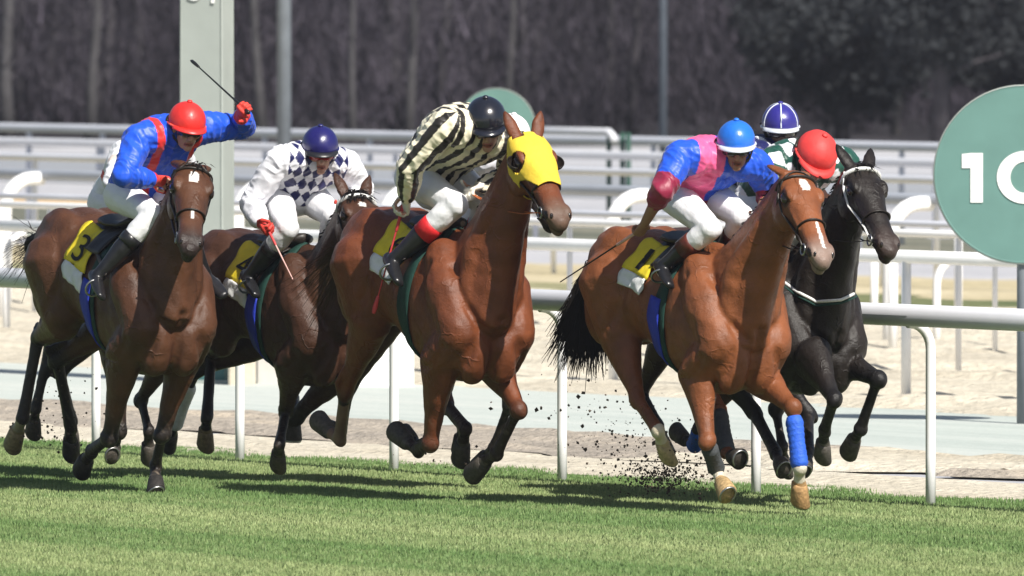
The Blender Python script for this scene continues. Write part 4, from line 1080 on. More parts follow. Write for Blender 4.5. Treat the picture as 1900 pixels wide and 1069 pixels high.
def make_jockey(h, j):
    k = KJ*j.get('k', 1.0); P = h.P; L = h.L; Z = V((0, 0, 1))
    J = {n: P(*j[n]) for n in ('pelvis', 'head', 'shR', 'shL', 'elR', 'elL', 'haR', 'haL', 'knR', 'knL', 'anR', 'anL')}
    def fit(a, b, ideal, tol=(.88, 1.12)):
        ideal *= k; lo, hi = ideal*tol[0], ideal*tol[1]; d0 = (J[b] - J[a]).length
        if lo <= d0 <= hi: return
        r = ray(*j[b][:2]); c0 = J[b]
        best = min((max(0, lo - (c0 + r*(.01*i) - J[a]).length, (c0 + r*(.01*i) - J[a]).length - hi) + .1*abs(.01*i), i) for i in range(-60, 61)); J[b] = c0 + r*(.01*best[1])
    sh = (J['shL'] - J['shR']); mid = (J['shL'] + J['shR'])/2
    su = sh.normalized(); hw_ = min(.215*k, max(.17*k, sh.length/2))
    hipR = J['pelvis'] - L*.115*k - Z*.03*k; hipL = J['pelvis'] + L*.115*k - Z*.03*k; J['hipR'], J['hipL'] = hipR, hipL
    for s_ in 'RL':
        fit('sh' + s_, 'el' + s_, .29); fit('el' + s_, 'ha' + s_, .245); fit('hip' + s_, 'kn' + s_, .40); fit('kn' + s_, 'an' + s_, .40)
    yaw, pit, roll = [rad(x) for x in j['face']]
    f = V((math.sin(yaw)*math.cos(pit), -math.cos(yaw)*math.cos(pit), -math.sin(pit))); r_ = f.cross(Z).normalized(); u = r_.cross(f)
    u2 = u*math.cos(roll) + r_*math.sin(roll); r_ = f.cross(u2).normalized(); u = u2
    hd = J['head']
    base = V((h.O.x, h.O.y, 0)); root = empty("person", base); tag(root, j['label'], "jockey", "jockeys riding")
    def fin(me, name, m, par=None):
        set_coords(me, coords(me) - np.array(base)); return link(name, me, m, par or root)
    def add(name, mb, m, par=None, sm=True): put(base, mb); return part(name, mb, m, par or root, sm)
    vox = j.get('vox', .0062)
    # spine
    neck = mid + (hd - mid)*.42
    spine_top = mid + (neck - mid)*.2
    pel = J['pelvis']; up = (Z*.8 - h.Fp*.3); ctrl = (pel + mid)/2 + up.normalized()*j.get('hunch', .07)*k
    sp = []; NS = 9
    for i in range(NS):
        t = i/(NS - 1); sp.append(pel*((1-t)**2) + ctrl*(2*t*(1-t)) + mid*(t*t))
    sides = [L.lerp(su, i/(NS - 1)).normalized() for i in range(NS)]
    ft = j.get('fat', 1.06)
    sec = [(.165, .125), (.158, .118), (.152, .112), (.158, .112), (.170, .120), (.182, .128), (.186, .128), (.178, .115), (.150, .090)]; sec = [(a_*ft, b_*ft) for a_, b_ in sec]
    def torso(mb, grow=0.0):
        rings = []
        for i in range(NS):
            tg = (sp[min(i+1, NS-1)] - sp[max(i-1, 0)]).normalized(); sd = (sides[i] - tg*sides[i].dot(tg)).normalized(); fr = tg.cross(sd)
            rings.append([sp[i] + sd*((sec[i][0]*k + grow)*math.cos(2*math.pi*q/20)) + fr*((sec[i][1]*k + grow)*math.sin(2*math.pi*q/20)) for q in range(20)])
        mb.loft(rings)
    # ---- body: head with a face, neck, trunk, arms, legs in one skin
    b = MB()
    b.ell(hd + u*.030*k - f*.012*k, (r_, f, u), (.074*k, .093*k, .085*k)); b.ell(hd - u*.045*k + f*.022*k, (r_, f, u), (.055*k, .066*k, .066*k))
    b.ell(hd - u*.092*k + f*.066*k, (r_, f, u), (.026*k, .022*k, .020*k))                       # chin
    b.tube([hd + f*.084*k + u*.012*k, hd + f*.108*k - u*.028*k], [.010*k, .016*k], side=r_, n=8)  # nose
    b.ell(hd + f*.094*k - u*.034*k, (r_, f, u), (.019*k, .012*k, .010*k))
    b.ell(hd + f*.080*k + u*.026*k, (r_, f, u), (.055*k, .014*k, .012*k))                        # brow
    for e in (-1, 1):
        b.ell(hd + r_*.040*e*k + f*.066*k - u*.018*k, (r_, f, u), (.022*k, .020*k, .018*k))       # cheek bone
        b.ell(hd + r_*.075*e*k - f*.005*k - u*.012*k, (r_, f, u), (.010*k, .020*k, .032*k))       # ear
    b.ell(hd + f*.083*k - u*.060*k, (r_, f, u), (.026*k, .010*k, .007*k)); b.ell(hd + f*.080*k - u*.073*k, (r_, f, u), (.021*k, .010*k, .007*k))
    b.tube([mid, hd - u*.05*k - f*.02*k], [.062*k, .055*k], n=12)
    torso(b, -.03*k)
    for s_ in 'RL':
        b.tube([J['sh' + s_], J['el' + s_], J['ha' + s_]], [.042*k, .036*k, .024*k], n=10)
        b.tube([J['el' + s_], J['el' + s_].lerp(J['ha' + s_], .3), J['ha' + s_]], [.036*k, .040*k, .026*k], n=10)
        b.tube([J['hip' + s_], J['kn' + s_]], [.075*k, .05*k], n=10); b.tube([J['kn' + s_], J['an' + s_]], [.050*k, .036*k], n=10)
    for s_, e in (('R', 1), ('L', -1)):
        fd = (J['ha' + s_] - J['el' + s_]).normalized(); hand(b, J['ha' + s_], fd, V(j.get('grip' + s_, (h.L.x, h.L.y, .2))), k*.93, 1.0, e)
    me = remesh(b, vox if j.get('vox') is None else .014, 3, .5); C = coords(me); D = C - np.array(hd)
    lu, lf, lr = D @ np.array(u)/k, D @ np.array(f)/k, D @ np.array(r_)/k
    sk = np.array(j.get('skin', (.50, .28, .19))); col = np.tile(sk, (len(C), 1))*(1 + .05*wob(C, 60)[:, None])
    col[(np.abs(lu + .066) < .012) & (lf > .06) & (np.abs(lr) < .027)] = sk*(.75, .42, .42)
    col[(np.abs(lu + .066) < .0025) & (lf > .06) & (np.abs(lr) < .024)] = (.03, .012, .012)
    col[(np.abs(lu - .004) < .010) & (lf > .05) & (np.abs(np.abs(lr) - .034) < .016)] = (.03, .02, .02)
    if j.get('balaclava'): col[(lf < .045) & (np.linalg.norm(D, axis=1) < .2)] = j['balaclava']
    set_col(me, col); fin(me, "body", M['skin'])
    # ---- breeches
    b = MB(); b.ell(pel - Z*.02*k, (L, h.Fp, h.Zp), (.165*k, .135*k, .120*k))
    for s_, e in (('R', -1), ('L', 1)):
        H_, K_, A_ = J['hip' + s_], J['kn' + s_], J['an' + s_]
        b.tube([H_, H_.lerp(K_, .35), H_.lerp(K_, .75), K_], [.104*k, .091*k, .074*k, .065*k], side=L, n=16)
        b.ell(K_, XYZ, (.068*k,)*3); b.tube([K_, K_.lerp(A_, .25), K_.lerp(A_, .42)], [.064*k, .066*k, .056*k], n=14)
    me = remesh(b, .0075 if j.get('vox') is None else .014, 4, .5); C = coords(me); set_coords(me, C + normals(me)*(.003*wob(C + .03*np.stack([wob(C, 11, 1), wob(C, 13, 2), wob(C, 12, 5)], 1), 30, 1))[:, None]); fin(me, "breeches", M[j.get('breech', 'breech')])
    # ---- boots
    for s_ in 'RL':
        K_, A_ = J['kn' + s_], J['an' + s_]; b = MB(); sd = (A_ - K_).normalized(); tv = (h.Fp*.9 - Z*.35 + L*(.15 if s_ == 'L' else -.15)).normalized()
        b.tube([K_.lerp(A_, .38), K_.lerp(A_, .6), K_.lerp(A_, .85), A_], [.060*k, .058*k, .044*k, .040*k], n=14)
        b.ell(A_ + sd*.012*k, XYZ, (.042*k,)*3); b.tube([A_ - tv*.045*k + sd*.04*k, A_ + sd*.042*k + tv*.03*k, A_ + sd*.050*k + tv*.12*k, A_ + sd*.055*k + tv*.185*k], [(.034*k, .036*k), (.040*k, .036*k), (.044*k, .028*k), (.034*k, .020*k)], side=sd.cross(tv), n=12)
        me = remesh(b, .0075 if j.get('vox') is None else .014, 3, .5); bo = fin(me, "boot", M[j.get('boot', 'boot')])
        c = MB(); m0 = K_.lerp(A_, .36); c.tube([m0, K_.lerp(A_, .42), K_.lerp(A_, j.get('cuff', .5))], [.0625*k, .0635*k, .0622*k], n=16, round_end=False); add("boot_top", c, M[j.get('boottop', 'boot')], bo)
        # stirrup iron and leather
        st = MB(); c0 = A_ + sd*.05*k + tv*.055*k; a1 = sd.cross(tv).normalized(); n_ = 18
        st.tube([c0 + a1*(.048*k*math.sin(2*math.pi*q/n_)) - sd*(.05*k*(.35 + math.cos(2*math.pi*q/n_))) + sd*.040*k for q in range(n_ + 1)], [.0065*k]*(n_ + 1), n=6, round_end=False)
        so = h.add("stirrup", st, M['metal'])
        lt = MB(); top = h.W(.10, (-.22 if s_ == 'R' else .22), 1.45); lt.tube([top, c0 - sd*.075*k], [(.004, .013)]*2, side=h.Fp.cross(sd), n=6, round_end=False); h.add("stirrup_leather", lt, M['leather'], so)
    # ---- jacket
    b = MB(); torso(b, .012*k); b.ell(mid + (neck - mid)*.1, (su, su.orthogonal().normalized(), su.cross(su.orthogonal().normalized())), (.15*k, .095*k, .095*k))
    b.tube([mid, neck], [.092*k, .066*k], n=14)
    sl = j.get('sleeve', .97); arms = []
    for s_ in 'RL':
        S_, E_, H_ = J['sh' + s_], J['el' + s_], J['ha' + s_]; W_ = E_.lerp(H_, sl)
        b.tube([mid.lerp(S_, .55), S_], [.10*k, .085*k], n=14)
        b.tube([S_, S_.lerp(E_, .4), S_.lerp(E_, .8), E_], [.085*k, .076*k, .066*k, .063*k], n=16)
        b.ell(E_, XYZ, (.064*k,)*3); b.tube([E_, E_.lerp(W_, .4), E_.lerp(W_, .85), W_], [.063*k, .062*k, .050*k, .036*k], n=14)
        arms += [(S_, E_, s_ + '0'), (E_, W_, s_ + '1')]
    me = remesh(b, vox, 5, .5); C = coords(me); N_ = normals(me)
    bl = [(sp[i], sp[i+1], 'T', .15*k) for i in range(NS - 1)] + [(mid, neck, 'N', .09*k)] + [(a, c, t, .066*k) for a, c, t in arms]
    bd = np.full(len(C), 1e9); ti = np.zeros(len(C), int); tt = np.zeros(len(C))
    for i, (a, c, t, r0) in enumerate(bl):
        d, q = seg_dist(C, a, c); d = d/r0; w = d < bd; bd[w] = d[w]; ti[w] = i; tt[w] = q[w]
    tg = np.array([x[2] for x in bl])[ti]
    tu = (C - np.array(mid)) @ np.array(sides[NS//2 + 1])/k
    tw = np.where(tg == 'T', (ti + tt)/(NS - 1)*.55, .6)
    fx = (mid - pel).normalized(); fn = fx.cross(sides[NS//2 + 1]); tp = ((C - np.array(mid)) @ np.array(fx) + .75*((C - np.array(mid)) @ np.array(fn)))/k
    def ang(a, c, ref):
        ax = (c - a).normalized(); e1 = (ref - ax*ref.dot(ax)).normalized(); e2 = ax.cross(e1); D_ = C - np.array(a); return np.arctan2(D_ @ np.array(e2), D_ @ np.array(e1))
    th_t = ang(pel, mid, L); th_a = {t: ang(a, c, f) for a, c, t in arms}
    isT = (tg == 'T') | (tg == 'N')
    colr = j['pattern'](C=C, tg=tg, tt=tt, u=tu, w=tw, p=tp, tht=th_t, tha=th_a, isT=isT, n=len(C))
    set_col(me, colr)
    # silk creases: cloth gathers across the arms and trunk
    CW = C + .030*np.stack([wob(C, 11, 1), wob(C, 13, 2), wob(C, 12, 5)], 1); A1 = wob(CW*(1, 1, .55), 30, 3); A2 = wob(CW*(.6, 1, 1), 47, 1)
    cre = .009*(1 - np.abs(A1)*1.6) + .006*(.5 - np.abs(A2)*1.5)*(.5 + .5*wob(C, 9, 7))
    set_coords(me, C + N_*(cre*k*j.get('crease', 1.0))[:, None]); fin(me, "jacket", M['silk'])
    # ---- gloves
    held = {}
    for s_, e in (('R', 1), ('L', -1)):
        fd = (J['ha' + s_] - J['el' + s_]).normalized(); g_ = V(j.get('grip' + s_, (h.L.x, h.L.y, .2))); b = MB()
        held[s_] = hand(b, J['ha' + s_], fd, g_, k, 1.0, e); b.tube([J['ha' + s_] - fd*.035*k, J['ha' + s_] + fd*.01*k], [.034*k, .031*k], n=12)
        if j.get('glove'):
            me = remesh(b, .0045 if j.get('vox') is None else .012, 2, .4); fin(me, "glove", j['glove'])
    # ---- helmet with peak, silk, strap; goggles
    hm = j['helm']; hc = hd + u*.048*k - f*.012*k; R3 = (.105*k, .125*k, .108*k); vs = []; rings = []
    nz, nth = 11, 30
    for i in range(nz):
        ph = (math.pi/2 + .28)*(1 - i/(nz - 1)) + .02
        ring = []
        for q in range(nth):
            t = 2*math.pi*q/nth; pl = 1 + j.get('pleat', .012)*math.cos(t*9)*math.sin(ph)**2*(1 if i > 2 else .3)
            low = .16 if math.sin(t) < -.1 else 0      # deeper at the nape
            z = math.cos(ph) - low*max(0, -math.sin(t))*max(0, ph - 1.1)
            ring.append(hc + r_*(R3[0]*math.sin(ph)*math.cos(t)*pl) + f*(R3[1]*math.sin(ph)*math.sin(t)*pl) + u*(R3[2]*z))
        rings.append(ring)
    b = MB(); b.loft(rings); ho = add("helmet", b, hm)
    b = MB(); rr = []
    for q in range(15):                       # peak
        t = math.pi*(.14 + .72*q/14); o = hc + r_*(R3[0]*math.cos(t)*.99) + f*(R3[1]*math.sin(t)*.99) - u*R3[2]*.20
        out = (r_*math.cos(t)*.5 + f*math.sin(t)); ln = .052*k*math.sin(t)**1.2
        rr.append([o + u*.006*k, o + out*ln*.5 + u*.004*k, o + out*ln - u*.008*k, o + out*ln - u*.014*k, o + out*ln*.5 - u*.006*k, o - u*.006*k])
    b.loft(rr); add("helmet_peak", b, j.get('peak', hm), ho)
    b = MB(); b.ell(hc + u*(R3[2] + .004*k), (r_, f, u), (.016*k, .016*k, .010*k)); add("button", b, hm, ho)
    b = MB(); n_ = 40; b.tube([hc + r_*(R3[0]*1.0*math.cos(2*math.pi*q/n_)) + f*(R3[1]*1.0*math.sin(2*math.pi*q/n_)) - u*R3[2]*.20 for q in range(n_ + 1)], [(.006*k, .008*k)]*(n_ + 1), side=u, n=6, round_end=False); add("helmet_band", b, j.get('band', hm), ho)
    b = MB(); b.tube([hc + r_*.098*k - u*.02*k, hd + r_*.072*k - u*.05*k + f*.02*k, hd - u*.112*k + f*.045*k, hd - r_*.072*k - u*.05*k + f*.02*k, hc - r_*.098*k - u*.02*k], [(.003*k, .008*k)]*5, side=f, n=6, round_end=False); add("chin_strap", b, M['leather'], ho)
    if j.get('seams'):
        for a_ in range(6):
            b = MB(); t = a_*math.pi/3 + .5; pts = []
            for i in range(9):
                ph = (math.pi/2 + .1)*i/8; pts.append(hc + r_*(R3[0]*1.015*math.sin(ph)*math.cos(t)) + f*(R3[1]*1.015*math.sin(ph)*math.sin(t)) + u*(R3[2]*1.015*math.cos(ph)))
            b.tube(pts, [(.003*k, .0045*k)]*9, n=6); add("seam", b, j['seams'], ho)
    if j.get('goggles', True):
        b = MB(); rr = []
        for q in range(13):
            t = math.pi*(.16 + .68*q/12); pin = 1 - .25*math.exp(-((q - 6)/1.1)**2)
            o = hd + r_*(.079*k*math.cos(t)) + f*(.103*k*math.sin(t)) + u*.004*k; out = (r_*math.cos(t) + f*math.sin(t)).normalized()
            rr.append([o + u*.030*k, o + out*.008*k + u*.024*k, o + out*.010*k - u*.018*k*pin, o - u*.026*k*pin, o - out*.012*k])
        b.loft(rr); go = add("goggles", b, j.get('lens', M['lens']))
        b = MB(); n_ = 36; b.tube([hc + r_*(R3[0]*1.03*math.cos(2*math.pi*q/n_)) + f*(R3[1]*1.02*math.sin(2*math.pi*q/n_)) - u*(.014 + .02*math.sin(2*math.pi*q/n_))*k for q in range(n_//2 + 2, n_)], [(.003*k, .011*k)]*(n_ - n_//2 - 2), side=u, n=6, round_end=False); add("goggle_strap", b, M['leather'], go)
    # ---- reins from bit to hands belong to the horse's bridle
    if hasattr(h, 'bitR') and j.get('reins', True):
        for bit, hand_ in ((h.bitR, held['R'] if not j.get('whiphand') == 'R' else held['L']), (h.bitL, held['L'] if not j.get('whiphand') == 'L' else held['R'])):
            c = MB(); m1 = bit.lerp(hand_, .5) - Z*.05; c.tube([bit, bit.lerp(m1, .5) - Z*.012, m1, m1.lerp(hand_, .5) - Z*.012, hand_], [(.003, .009)]*5, side=Z, n=6); h.add("rein", c, M[j.get('rein', 'leather')], h.bridle)
    return J, held, root

def pat_fn(fn): return lambda **q: fn(**q)
C_ = lambda *c: np.array(c)
def two(mask, a, b): return np.where(mask[:, None], np.array(a), np.array(b))
BLUE = (.012, .085, .62); RED = (.70, .03, .03); WHT = (.80, .80, .84); NAVY = (.010, .012, .085); GRN = (.01, .07, .05); CREAM = (.84, .77, .58); JBLK = (.016, .013, .011); PINK = (.86, .12, .30); MAROON = (.25, .015, .05)
def p1(C, tg, u, w, isT, n, tt, **q):
    c = np.tile(BLUE, (n, 1)); c[isT & (np.abs(np.abs(u) - .115) < .024)] = RED
    c[(np.char.endswith(tg, '1')) & (tt > .93)] = RED; return c
def p2(C, tg, u, p, tht, isT, n, **q):
    s = np.sin(np.pi*(u + .62*p)/.062 + .4)*np.sin(np.pi*(u - .62*p)/.062); c = two(s > 0, WHT, NAVY); c[~isT] = WHT; return c
def p3(C, tg, u, tht, tha, isT, n, **q):
    s = np.sin(2*np.pi*u/.068 + .6)
    for t in tha: s = np.where(tg == t, np.sin(5*tha[t] + .7), s)
    return two(s > -.12, CREAM, JBLK)
def p4(C, tg, u, w, isT, n, tt, **q):
    c = np.tile(BLUE, (n, 1)); c[isT & (u < -.005) & (u > -.155)] = PINK; c[isT & (w < .05)] = MAROON
    c[(tg == 'R1') | ((tg == 'R0') & (tt > .72)) | ((tg == 'L1') & (tt > .3))] = MAROON; return c
def p5(C, tg, u, p, tht, tha, tt, isT, n, **q):
    s = np.sin(np.pi*(u + .7*p)/.085 + .8)*np.sin(np.pi*(u - .7*p)/.085 + .3)
    for t in tha: s = np.where(tg == t, np.sin(2*tha[t])*np.sin(2*np.pi*tt*1.5), s)
    return two(s > .12, WHT, GRN)
def p6(C, tg, n, tt, isT, u, w, **q):
    c = np.tile(WHT, (n, 1)); c[(tg == 'R1') & (tt < .30)] = RED; c[(tg == 'R0') & (np.abs(tt - .45) < .10)] = (.66, .55, .50); c[isT & (np.abs(w - .2) < .04)] = RED; return c
def p7(C, tg, n, isT, u, **q): return two(np.sin(2*np.pi*u/.11) > .75, WHT, NAVY)
def p8(C, tg, n, isT, u, w, **q): return two(np.abs(w - .25) < .05, RED, WHT)
hel = lambda nm, c, r=.28, co=.3: mat(nm, c, r, .5, nscale=12, namt=.1, coat=co, bump=(.5 if r > .3 else .08), bscale=9, bdist=.02)
MH = dict(red=hel("red cap silk", (.66, .03, .025), .42, .1), navy=hel("navy cap silk", (.014, .012, .11), .35), black=hel("black helmet shell", (.012, .013, .02), .18, .6), blue=hel("blue cap silk", (.02, .16, .66), .32), purple=hel("blue violet cap silk", (.03, .025, .22), .35), white=hel("white cap silk", (.8, .78, .78), .5, .1), band=hel("pale cap band", (.62, .66, .74), .4, .1), redband=hel("coral cap band", (.75, .10, .07), .4, .1), coralcap=hel("coral red cap silk", (.72, .05, .045), .6, 0), blk=hel("black peak", (.015, .015, .018), .4, .1))
MG = dict(red=plain("red glove", (.62, .05, .035), .6), cream=plain("cream glove", (.74, .70, .60), .6))
# ================================================================== the field
BAY = (.082, .034, .017); DBAY = (.058, .025, .014); CHEST = (.150, .045, .018); LCHEST = (.205, .068, .026); BLK = (.017, .013, .011)
PT = (.018, .014, .012)
H1 = dict(label="bay horse with white star running leftmost, ridden by the red-capped jockey", a=26.5, croup=(174, 385), d=80.3, pitch=-8, s=1.15,
    poll=(357, 316, .02), muzzle=(352, 462, .06), headside=(.95, .30, 0), ears=(-1.0, -1.0), hoof=(.03, .027, .025), forelock=16, coat=BAY, points=PT, muzcol=(.03, .02, .017), arch=.10,
    RF=[(203, 812), (170, 838), (150, 868)], LF=[(301, 806), (289, 866), (287, 917)], RH=[(70, 628), (42, 776), (22, 822)], LH=[(106, 668), (131, 792), (131, 842)],
    latLF=.10, sock={'RH': (.0, (.30, .26, .20))}, hoofs={'RH': (.26, .20, .12)}, blaze=[(.14, .28, .024, 0), (.60, .70, .008, 0)],
    tail=[(74, 452, 0), (56, 458, 0), (36, 478, 0)], tailspread=.12, num=("3", .13, .5, -.16), cloth=(-.30, -.02), cloth_y=1.3, cloth_a=1.62, under='bluecloth', ntail=320)
H2 = dict(label="dark bay horse behind the middle one, ridden by the jockey in white and navy checks", a=31, croup=(462, 424), d=81.9, pitch=-7, s=1.12,
    poll=(657, 370, .0), muzzle=(700, 492, .04), headside=(.93, .38, 0), forelock=90, coat=DBAY, points=PT, muzcol=(.03, .02, .017), arch=.05,
    RF=[(531, 762), (519, 824), (514, 860)], LF=[(548, 775), (545, 742), (540, 815)], RH=[(392, 655), (384, 775), (379, 824)], LH=[(360, 690), (325, 785), (310, 822)],
    wraps={'LH': (1, .30, 1.0, 'whitewrap')}, sock={}, hoofs={'RH': (.20, .15, .09)}, blaze=[(.20, .27, .022, 0)], brow='whitestrap', browr=.013,
    tail=[(400, 500, 0), (388, 560, 0), (392, 620, 0)], num=("4", .13, .5, -.16), cloth=(-.30, -.02), cloth_y=1.3, cloth_a=1.6, under='bluecloth', ntail=250)
H3 = dict(label="chestnut horse in a yellow hood, in the middle of the field", a=27.5, croup=(748, 385), d=79.0, pitch=-9, s=1.16,
    poll=(975, 262, .06), muzzle=(1040, 412, .20), headside=(.93, .36, 0), ears=(.1, .1), coat=CHEST, points=(.030, .018, .014), muzcol=(.14, .085, .06), arch=.06,
    RF=[(799, 822), (776, 836), (733, 806)], LF=[(962, 760), (921, 842), (876, 874)], RH=[(640, 728), (630, 815), (590, 786)], LH=[(828, 752), (864, 796), (852, 850)],
    elbLF=(915, 668, .17), blackfrom=.85, black=True, hood=True, hoofs={'RH': (.10, .085, .07)}, sock={'RH': (.8, (.20, .12, .08))},
    tail=[(640, 470, 0), (612, 520, 0), (585, 560, 0)], tailmat='hairbrown', thin_tail=True, tailspread=.15, num=("6", .12, .45, -.14), cloth_y=1.18, cloth_a=1.48, cloth=(-.34, -.07), girth='greencloth', ntail=120)
H4 = dict(label="light chestnut horse with a blue wrap on its foreleg, ridden by the blue-capped jockey", a=29.5, croup=(1208, 418), d=77.6, pitch=-7, s=1.13,
    poll=(1473, 330, .05), muzzle=(1527, 484, .14), headside=(.88, .47, 0), ears=(-.75, -1.0), coat=LCHEST, points=(.15, .055, .02), muzcol=(.23, .16, .13), black=False, arch=.05,
    RF=[(1312, 818), (1330, 872), (1348, 922)], LF=[(1471, 757), (1484, 868), (1482, 930)], RH=[(1183, 742), (1221, 800), (1238, 848)], LH=[(1334, 765), (1348, 838), (1372, 858)],
    wraps={'LF': (1, .22, .92, 'bluewrap'), 'RF': (1, .25, .92, 'greywrap'), 'LH': (1, .1, .95, 'greywrap')},
    sock={'RF': (.0, (.66, .60, .48)), 'LF': (.0, (.66, .60, .48)), 'RH': (.02, (.62, .54, .40))}, hoofs={'RF': (.42, .29, .14), 'LF': (.42, .25, .11), 'RH': (.48, .36, .2), 'LH': (.03, .025, .02)},
    blaze=[(.13, .27, .026, 0), (.62, .92, .010, .006)], tail=[(1104, 520, 0), (1088, 590, 0), (1078, 645, 0)], tailspread=.11, ntail=2600, tailw=.007, num=("1", .05, .45, -.14), cloth_y=1.18, cloth_a=1.46, cloth=(-.28, -.02), cloth_skew=-.02, under='bluecloth', flap='greyleather' if False else 'leather')
H5 = dict(label="near-black horse with white browband, rightmost, ridden by the red-capped jockey in green diamonds", a=31, croup=(1350, 432), d=78.5, pitch=-7, s=1.10,
    poll=(1592, 316, .0), muzzle=(1650, 466, .08), headside=(.88, .47, 0), ears=(-.2, -.3), forelock=22, coat=BLK, points=(.012, .011, .011), muzcol=(.05, .035, .03), arch=.05,
    RF=[(1548, 742), (1530, 800), (1524, 845)], LF=[(1629, 704), (1597, 796), (1572, 835)], RH=[(1400, 766), (1440, 842), (1453, 876)], LH=[(1500, 770), (1500, 840), (1490, 880)],
    elbRF=(1508, 664, -.16), elbLF=(1540, 660, .15), hoofs={'RF': (.09, .08, .07)}, brow='whitestrap', browr=.012, cheek='whitestrap', tail=[(1270, 520, 0), (1265, 580, 0), (1262, 620, 0)], ntail=200, num=None, hit=True)
H6 = dict(label="bay horse almost wholly hidden behind the leftmost horse", a=26, croup=(166, 404), d=82.3, pitch=-8, s=1.06,
    poll=(322, 352, .0), muzzle=(322, 490, .0), headside=(.95, .30, 0), coat=DBAY, points=PT, muzcol=(.03, .02, .02), vox=.016, bridle=False, hit=False, tack=False,
    RF=[(222, 800), (214, 830), (208, 850)], LF=[(262, 742), (276, 800), (275, 852)], RH=[(92, 640), (66, 760), (60, 800)], LH=[(112, 690), (134, 780), (132, 820)], nmane=60)
H7 = dict(label="dark horse almost wholly hidden behind the two rightmost horses", a=34, croup=(1290, 420), d=79.3, pitch=-6, s=1.03,
    poll=(1500, 345, .0), muzzle=(1545, 480, .0), headside=(.9, .4, 0), coat=DBAY, points=PT, muzcol=(.03, .02, .02), vox=.016, bridle=False, hit=False, tack=False,
    RF=[(1300, 792), (1288, 826), (1254, 806)], LF=[(1440, 760), (1452, 830), (1455, 872)], RH=[(1190, 730), (1222, 790), (1236, 830)], LH=[(1330, 760), (1342, 820), (1360, 845)], wraps={'RF': (1, .3, 1.0, 'bluewrap')}, nmane=60)
H8 = dict(label="bay horse almost wholly hidden behind the middle horse", a=28, croup=(770, 412), d=80.9, pitch=-8, s=1.02,
    poll=(972, 300, .0), muzzle=(1024, 410, .0), headside=(.9, .4, 0), coat=DBAY, points=PT, muzcol=(.03, .02, .02), vox=.016, bridle=False, hit=False, tack=False,
    RF=[(800, 812), (780, 826), (750, 808)], LF=[(945, 750), (915, 832), (884, 862)], RH=[(648, 722), (634, 800), (610, 790)], LH=[(828, 745), (858, 790), (850, 835)], nmane=60)
HS = {i + 1: make_horse(sp) for i, sp in enumerate((H1, H2, H3, H4, H5, H6, H7, H8))}

J1 = dict(label="jockey in blue silks with red braces and red cap, raising one arm", pelvis=(258, 352, 0), head=(346, 240, .08), shR=(256, 258, -.16), shL=(385, 236, .25), elR=(230, 326, -.30), haR=(285, 334, -.10), elL=(452, 236, .48), haL=(449, 214, .42),
    knR=(284, 398, -.18), anR=(186, 508, -.30), knL=(330, 396, .20), anL=(378, 505, .30), face=(18, 15, -4), helm=MH['red'], peak=MH['red'], band=MH['redband'], glove=MG['red'], pattern=p1, boottop='boot', whiphand='L', gripL=(-.6, -.3, .8), skin=(.46, .26, .17), hunch=.10)
J2 = dict(label="jockey in white silks with navy checks and navy cap", pelvis=(545, 358, 0), head=(594, 284, .02), shR=(520, 297, -.20), shL=(640, 304, .20), elR=(466, 378, -.32), haR=(484, 414, -.36), elL=(672, 352, .30), haL=(645, 380, .12),
    knR=(534, 424, -.20), anR=(466, 508, -.29), knL=(618, 402, .20), anL=(600, 500, .27), face=(6, 14, 0), helm=MH['navy'], peak=MH['blk'], glove=MG['red'], pattern=p2, lens=M['redlens'], boottop='boot', whiphand='R', gripR=(.5, 0, -.85))
J3 = dict(label="jockey in cream and black stripes with black helmet, head bowed", pelvis=(803, 318, 0), head=(902, 236, .02), shR=(828, 232, -.20), shL=(950, 266, .21), elR=(762, 308, -.33), haR=(755, 366, -.33), elL=(948, 332, .27), haL=(893, 346, .08), fat=1.14,
    knR=(845, 380, -.21), anR=(736, 478, -.31), knL=(905, 378, .20), anL=(860, 480, .27), face=(6, 22, 3), k=1.09, helm=MH['black'], peak=MH['black'], band=MH['blk'], glove=MG['cream'], pattern=p3, boottop='redcloth', cuff=.56, rein='orangerein', whiphand='R', gripR=(.3, -.2, -.9), goggles=True, hunch=.13)
J4 = dict(label="jockey in blue silks with pink shoulder panel and bright blue cap", pelvis=(1284, 352, 0), head=(1366, 276, .06), shR=(1262, 290, -.22), shL=(1404, 306, .22), elR=(1230, 352, -.36), haR=(1196, 415, -.36), elL=(1428, 356, .30), haL=(1410, 396, .10),
    knR=(1318, 424, -.21), anR=(1236, 490, -.30), knL=(1376, 402, .20), anL=(1340, 480, .26), face=(2, 12, 0), helm=MH['blue'], peak=MH['band'], band=MH['band'], glove=None, pattern=p4, boottop='brownboot', cuff=.62, sleeve=.42, whiphand='R', gripR=(-.8, .1, -.4), skin=(.30, .15, .09), hunch=.09)
J5 = dict(label="jockey in white silks with green diamonds and red cap, leaning low on the dark horse", pelvis=(1425, 372, 0), head=(1510, 298, -.04), k=1.08, shR=(1436, 302, -.20), shL=(1562, 304, .20), elR=(1430, 370, -.32), haR=(1470, 400, -.12), elL=(1590, 345, .28), haL=(1560, 392, .10),
    knR=(1470, 428, -.20), anR=(1400, 510, -.28), knL=(1535, 420, .20), anL=(1500, 500, .26), face=(12, 38, -14), helm=MH['coralcap'], peak=MH['coralcap'], glove=MG['red'], pattern=p5, pleat=.03)
